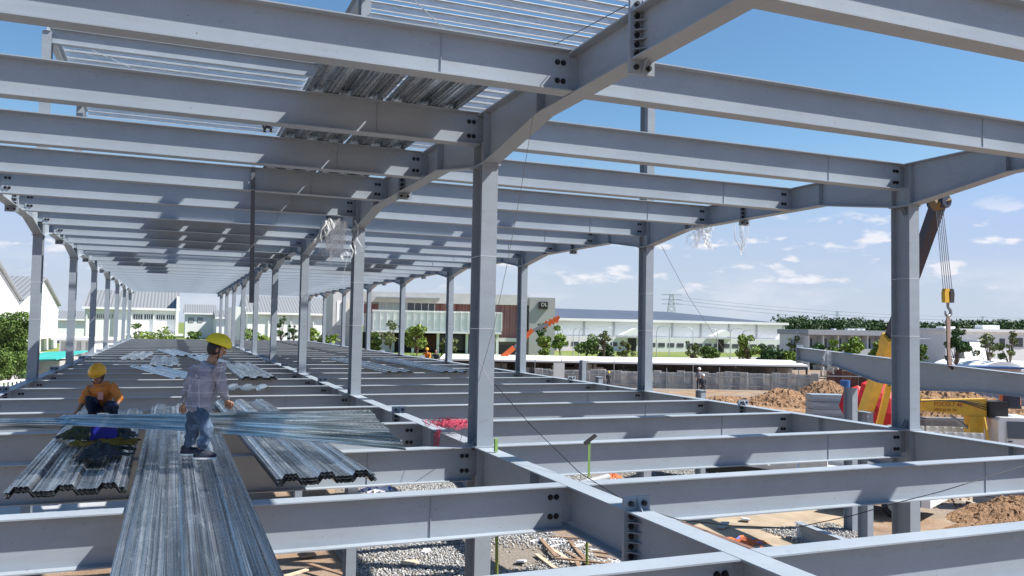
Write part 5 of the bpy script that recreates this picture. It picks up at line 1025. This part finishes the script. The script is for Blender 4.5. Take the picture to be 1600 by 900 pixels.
def plaid():
    k=Mat('grey_plaid_cloth',.85,0,.2); sx=k.N.new('ShaderNodeSeparateXYZ'); k.L.new(k.tc.outputs['Object'],sx.inputs[0])
    l=lambda o,per,w,ph=0: k.math('LESS_THAN',k.math('PINGPONG',k.math('ADD',o,ph),per/2),w)
    lines=k.math('MAXIMUM',l(sx.outputs[2],.145,.0032,.02),l(k.math('ADD',sx.outputs[0],k.math('MULTIPLY',sx.outputs[1],.7)),.16,.0028,.05))
    n=k.noise(7,5); base=k.ramp(n,[(.3,(.25,.24,.285)),(.7,(.42,.40,.455))])
    base=k.mix(k.math('MULTIPLY',l(sx.outputs[2],.29,.03,.1),.35),base,(.13,.12,.17))
    fo=k.noise((5,5,16),4,.6); k.col(k.mix(k.math('MULTIPLY',lines,.75),base,(.62,.60,.64))); k.bump(k.math('ADD',n,k.math('MULTIPLY',fo,1.5)),.9,.04); return k.m
def denim(c,nm):
    k=Mat(nm,.85,0,.2); n=k.noise(9,6,.65); k.col(k.ramp(n,[(.3,tuple(v*.45 for v in c)),(.55,c),(.72,tuple(min(1,v*2.2+.03) for v in c))])); k.bump(n,.6,.015); return k.m
ZD=.108
# standing worker in the striped shirt
fR=gnd(311,717,ZD); fL=gnd(291,711,ZD)
D0=(fR-CAM).dot(_fw)
B_=lambda px,py,dd=0: atd(px,py,D0+dd)
J=dict(pel=B_(308,639,.06),chest=B_(322,586,.12),neck=B_(332,564,.13),head=B_(338.5,545,.16),
 shL=B_(306,574,.22),shR=B_(341,577,.0),elL=B_(293,612,.30),wrL=B_(288,630,.38),haL=B_(285,642,.45),elR=B_(348,608,.08),wrR=B_(354,626,.25),haR=B_(359,636,.40),
 hipL=B_(302,645,.14),hipR=B_(315,646,-.02),knL=B_(300,682,.24),knR=B_(325,676,-.02),anL=fL+Vector((0,.0,.09)),anR=fR+Vector((0,0,.09)),
 toeL=fL+Vector((.25,-.02,0)),toeR=fR+Vector((.3,-.06,0)),sole=Vector((0,0,ZD)),pn=Vector((.1,.5,-.9)))
w1=person('person','standing worker in grey plaid shirt, jeans and yellow helmet lifting the long sheet',J,plaid(),denim((.085,.125,.19),'worn_jeans'),simple('navy_shoe',(.015,.02,.04),.6),simple('yellow_helmet',(.80,.62,.015),.35,0,.05,1),Vector((.93,.1,-.33)),up=(.25,.05,1),k=1.0)
# crouching worker
D1=11.75; B_=lambda px,py,dd=0: atd(px,py,D1+dd)
zf=gnd(146,662,.125)
J=dict(pel=B_(160,637,.14),chest=B_(158,607,.0),neck=B_(156,596,-.03),head=B_(152.5,586,-.10),
 shL=B_(176,603,.0),shR=B_(140,605,-.04),elL=B_(187,624,-.06),wrL=B_(180,640,-.22),haL=B_(174,646,-.30),elR=B_(130,628,-.12),wrR=B_(121,642,-.3),haR=B_(112,649,-.38),
 hipL=B_(167,638,.08),hipR=B_(152,638,.06),knL=B_(177,632,-.42),knR=B_(140,622,-.40),anL=B_(178,660,-.12),anR=B_(146,660,-.12),toeL=B_(180,664,-.4),toeR=B_(142,664,-.42),sole=Vector((0,0,.125)),pn=Vector((0,-.3,-1)))
for a in ('anL','anR'): J[a].z=.21
w2=person('person','crouching worker in orange shirt and orange yellow helmet beside the rag covered pile',J,simple('orange_cloth',(.62,.21,.05),.85,0,.22,7,.2,.4),denim((.022,.032,.065),'navy_trousers'),simple('dark_shoe',(.02,.02,.025),.6),simple('orange_helmet',(.82,.40,.015),.35,0,.05,1),Vector((-.2,-.93,-.28)),k=.95,sleeve=.34)
bdg=MB().box((-.035,-.006,-.10),(.035,.006,0),Matrix.Translation(B_(157,613,-.24))).build('name_badge',simple('badge_pink',(.70,.30,.22),.5),w2)
# small figures
def small(px,py_feet,D,h,lab,shirt,tro,hel,squat=False,z=None,face=(-.3,-.9,-.1),vest=None):
    c=atd(px,py_feet,D); 
    if z is not None: c.z=z
    r=Vector((F0x,F0y,0)); f=Vector((-F0y,F0x,0))*-1; u=Vector((0,0,1)); k=h/1.7
    P=lambda a,b_,c_: c+(r*a+f*b_+u*c_)*k
    if squat: J=dict(pel=P(0,-.1,.30),chest=P(0,.05,.66),neck=P(0,.1,.80),head=P(0,.14,.94),shL=P(.17,.05,.74),shR=P(-.17,.05,.74),elL=P(.24,.2,.5),wrL=P(.16,.38,.4),haL=P(.1,.42,.36),elR=P(-.24,.2,.5),wrR=P(-.16,.38,.4),haR=P(-.1,.42,.36),hipL=P(.1,-.08,.28),hipR=P(-.1,-.08,.28),knL=P(.16,.3,.45),knR=P(-.16,.3,.45),anL=P(.13,.05,.09),anR=P(-.13,.05,.09),toeL=P(.14,.3,0),toeR=P(-.14,.3,0),sole=P(0,0,0))
    else: J=dict(pel=P(0,0,.92),chest=P(0,.02,1.28),neck=P(0,.02,1.46),head=P(0,.03,1.60),shL=P(.18,0,1.38),shR=P(-.18,0,1.38),elL=P(.23,.02,1.1),wrL=P(.22,.16,.9),haL=P(.22,.2,.82),elR=P(-.23,.02,1.1),wrR=P(-.22,.16,.9),haR=P(-.22,.2,.82),hipL=P(.1,0,.88),hipR=P(-.1,0,.88),knL=P(.11,.04,.48),knR=P(-.11,.04,.48),anL=P(.12,0,.09),anR=P(-.12,0,.09),toeL=P(.13,.2,0),toeR=P(-.13,.2,0),sole=P(0,0,0))
    return person('person',lab,J,shirt,tro,bpy.data.materials['dark_shoe'],hel,face,detail=False,k=k,vest=vest)
WHH=simple('white_helmet',(.75,.74,.70),.4); DKS=simple('dark_jacket',(.05,.055,.07),.8,0,.2,5); GRS=simple('grey_jacket',(.22,.22,.24),.8,0,.2,5); YH=bpy.data.materials['yellow_helmet']; OH=bpy.data.materials['orange_helmet']
small(1098,622,60,1.7,'far worker in dark clothes and pale helmet left of the column stub',DKS,DKS,WHH,z=None)
small(1092,611,62,1.7,'far worker in grey clothes standing just behind the column stub',GRS,DKS,WHH,z=None)
small(951,607,80,1.6,'far worker with yellow helmet and dark clothes near the corrugated fence',DKS,DKS,YH)
small(667,569,52,1.6,'worker with orange helmet crouching at the far edge of the right bay',simple('orange_jacket',(.6,.2,.04),.8),DKS,OH,True)
small(681,570,52,1.5,'worker in dark clothes crouching beside the orange helmeted one',DKS,DKS,None,True)
o=small(419,209,31,1.5,'worker in dark clothes and green striped vest up at the roof rafter',DKS,DKS,WHH,True,vest=simple('green_vest',(.28,.55,.05),.7))
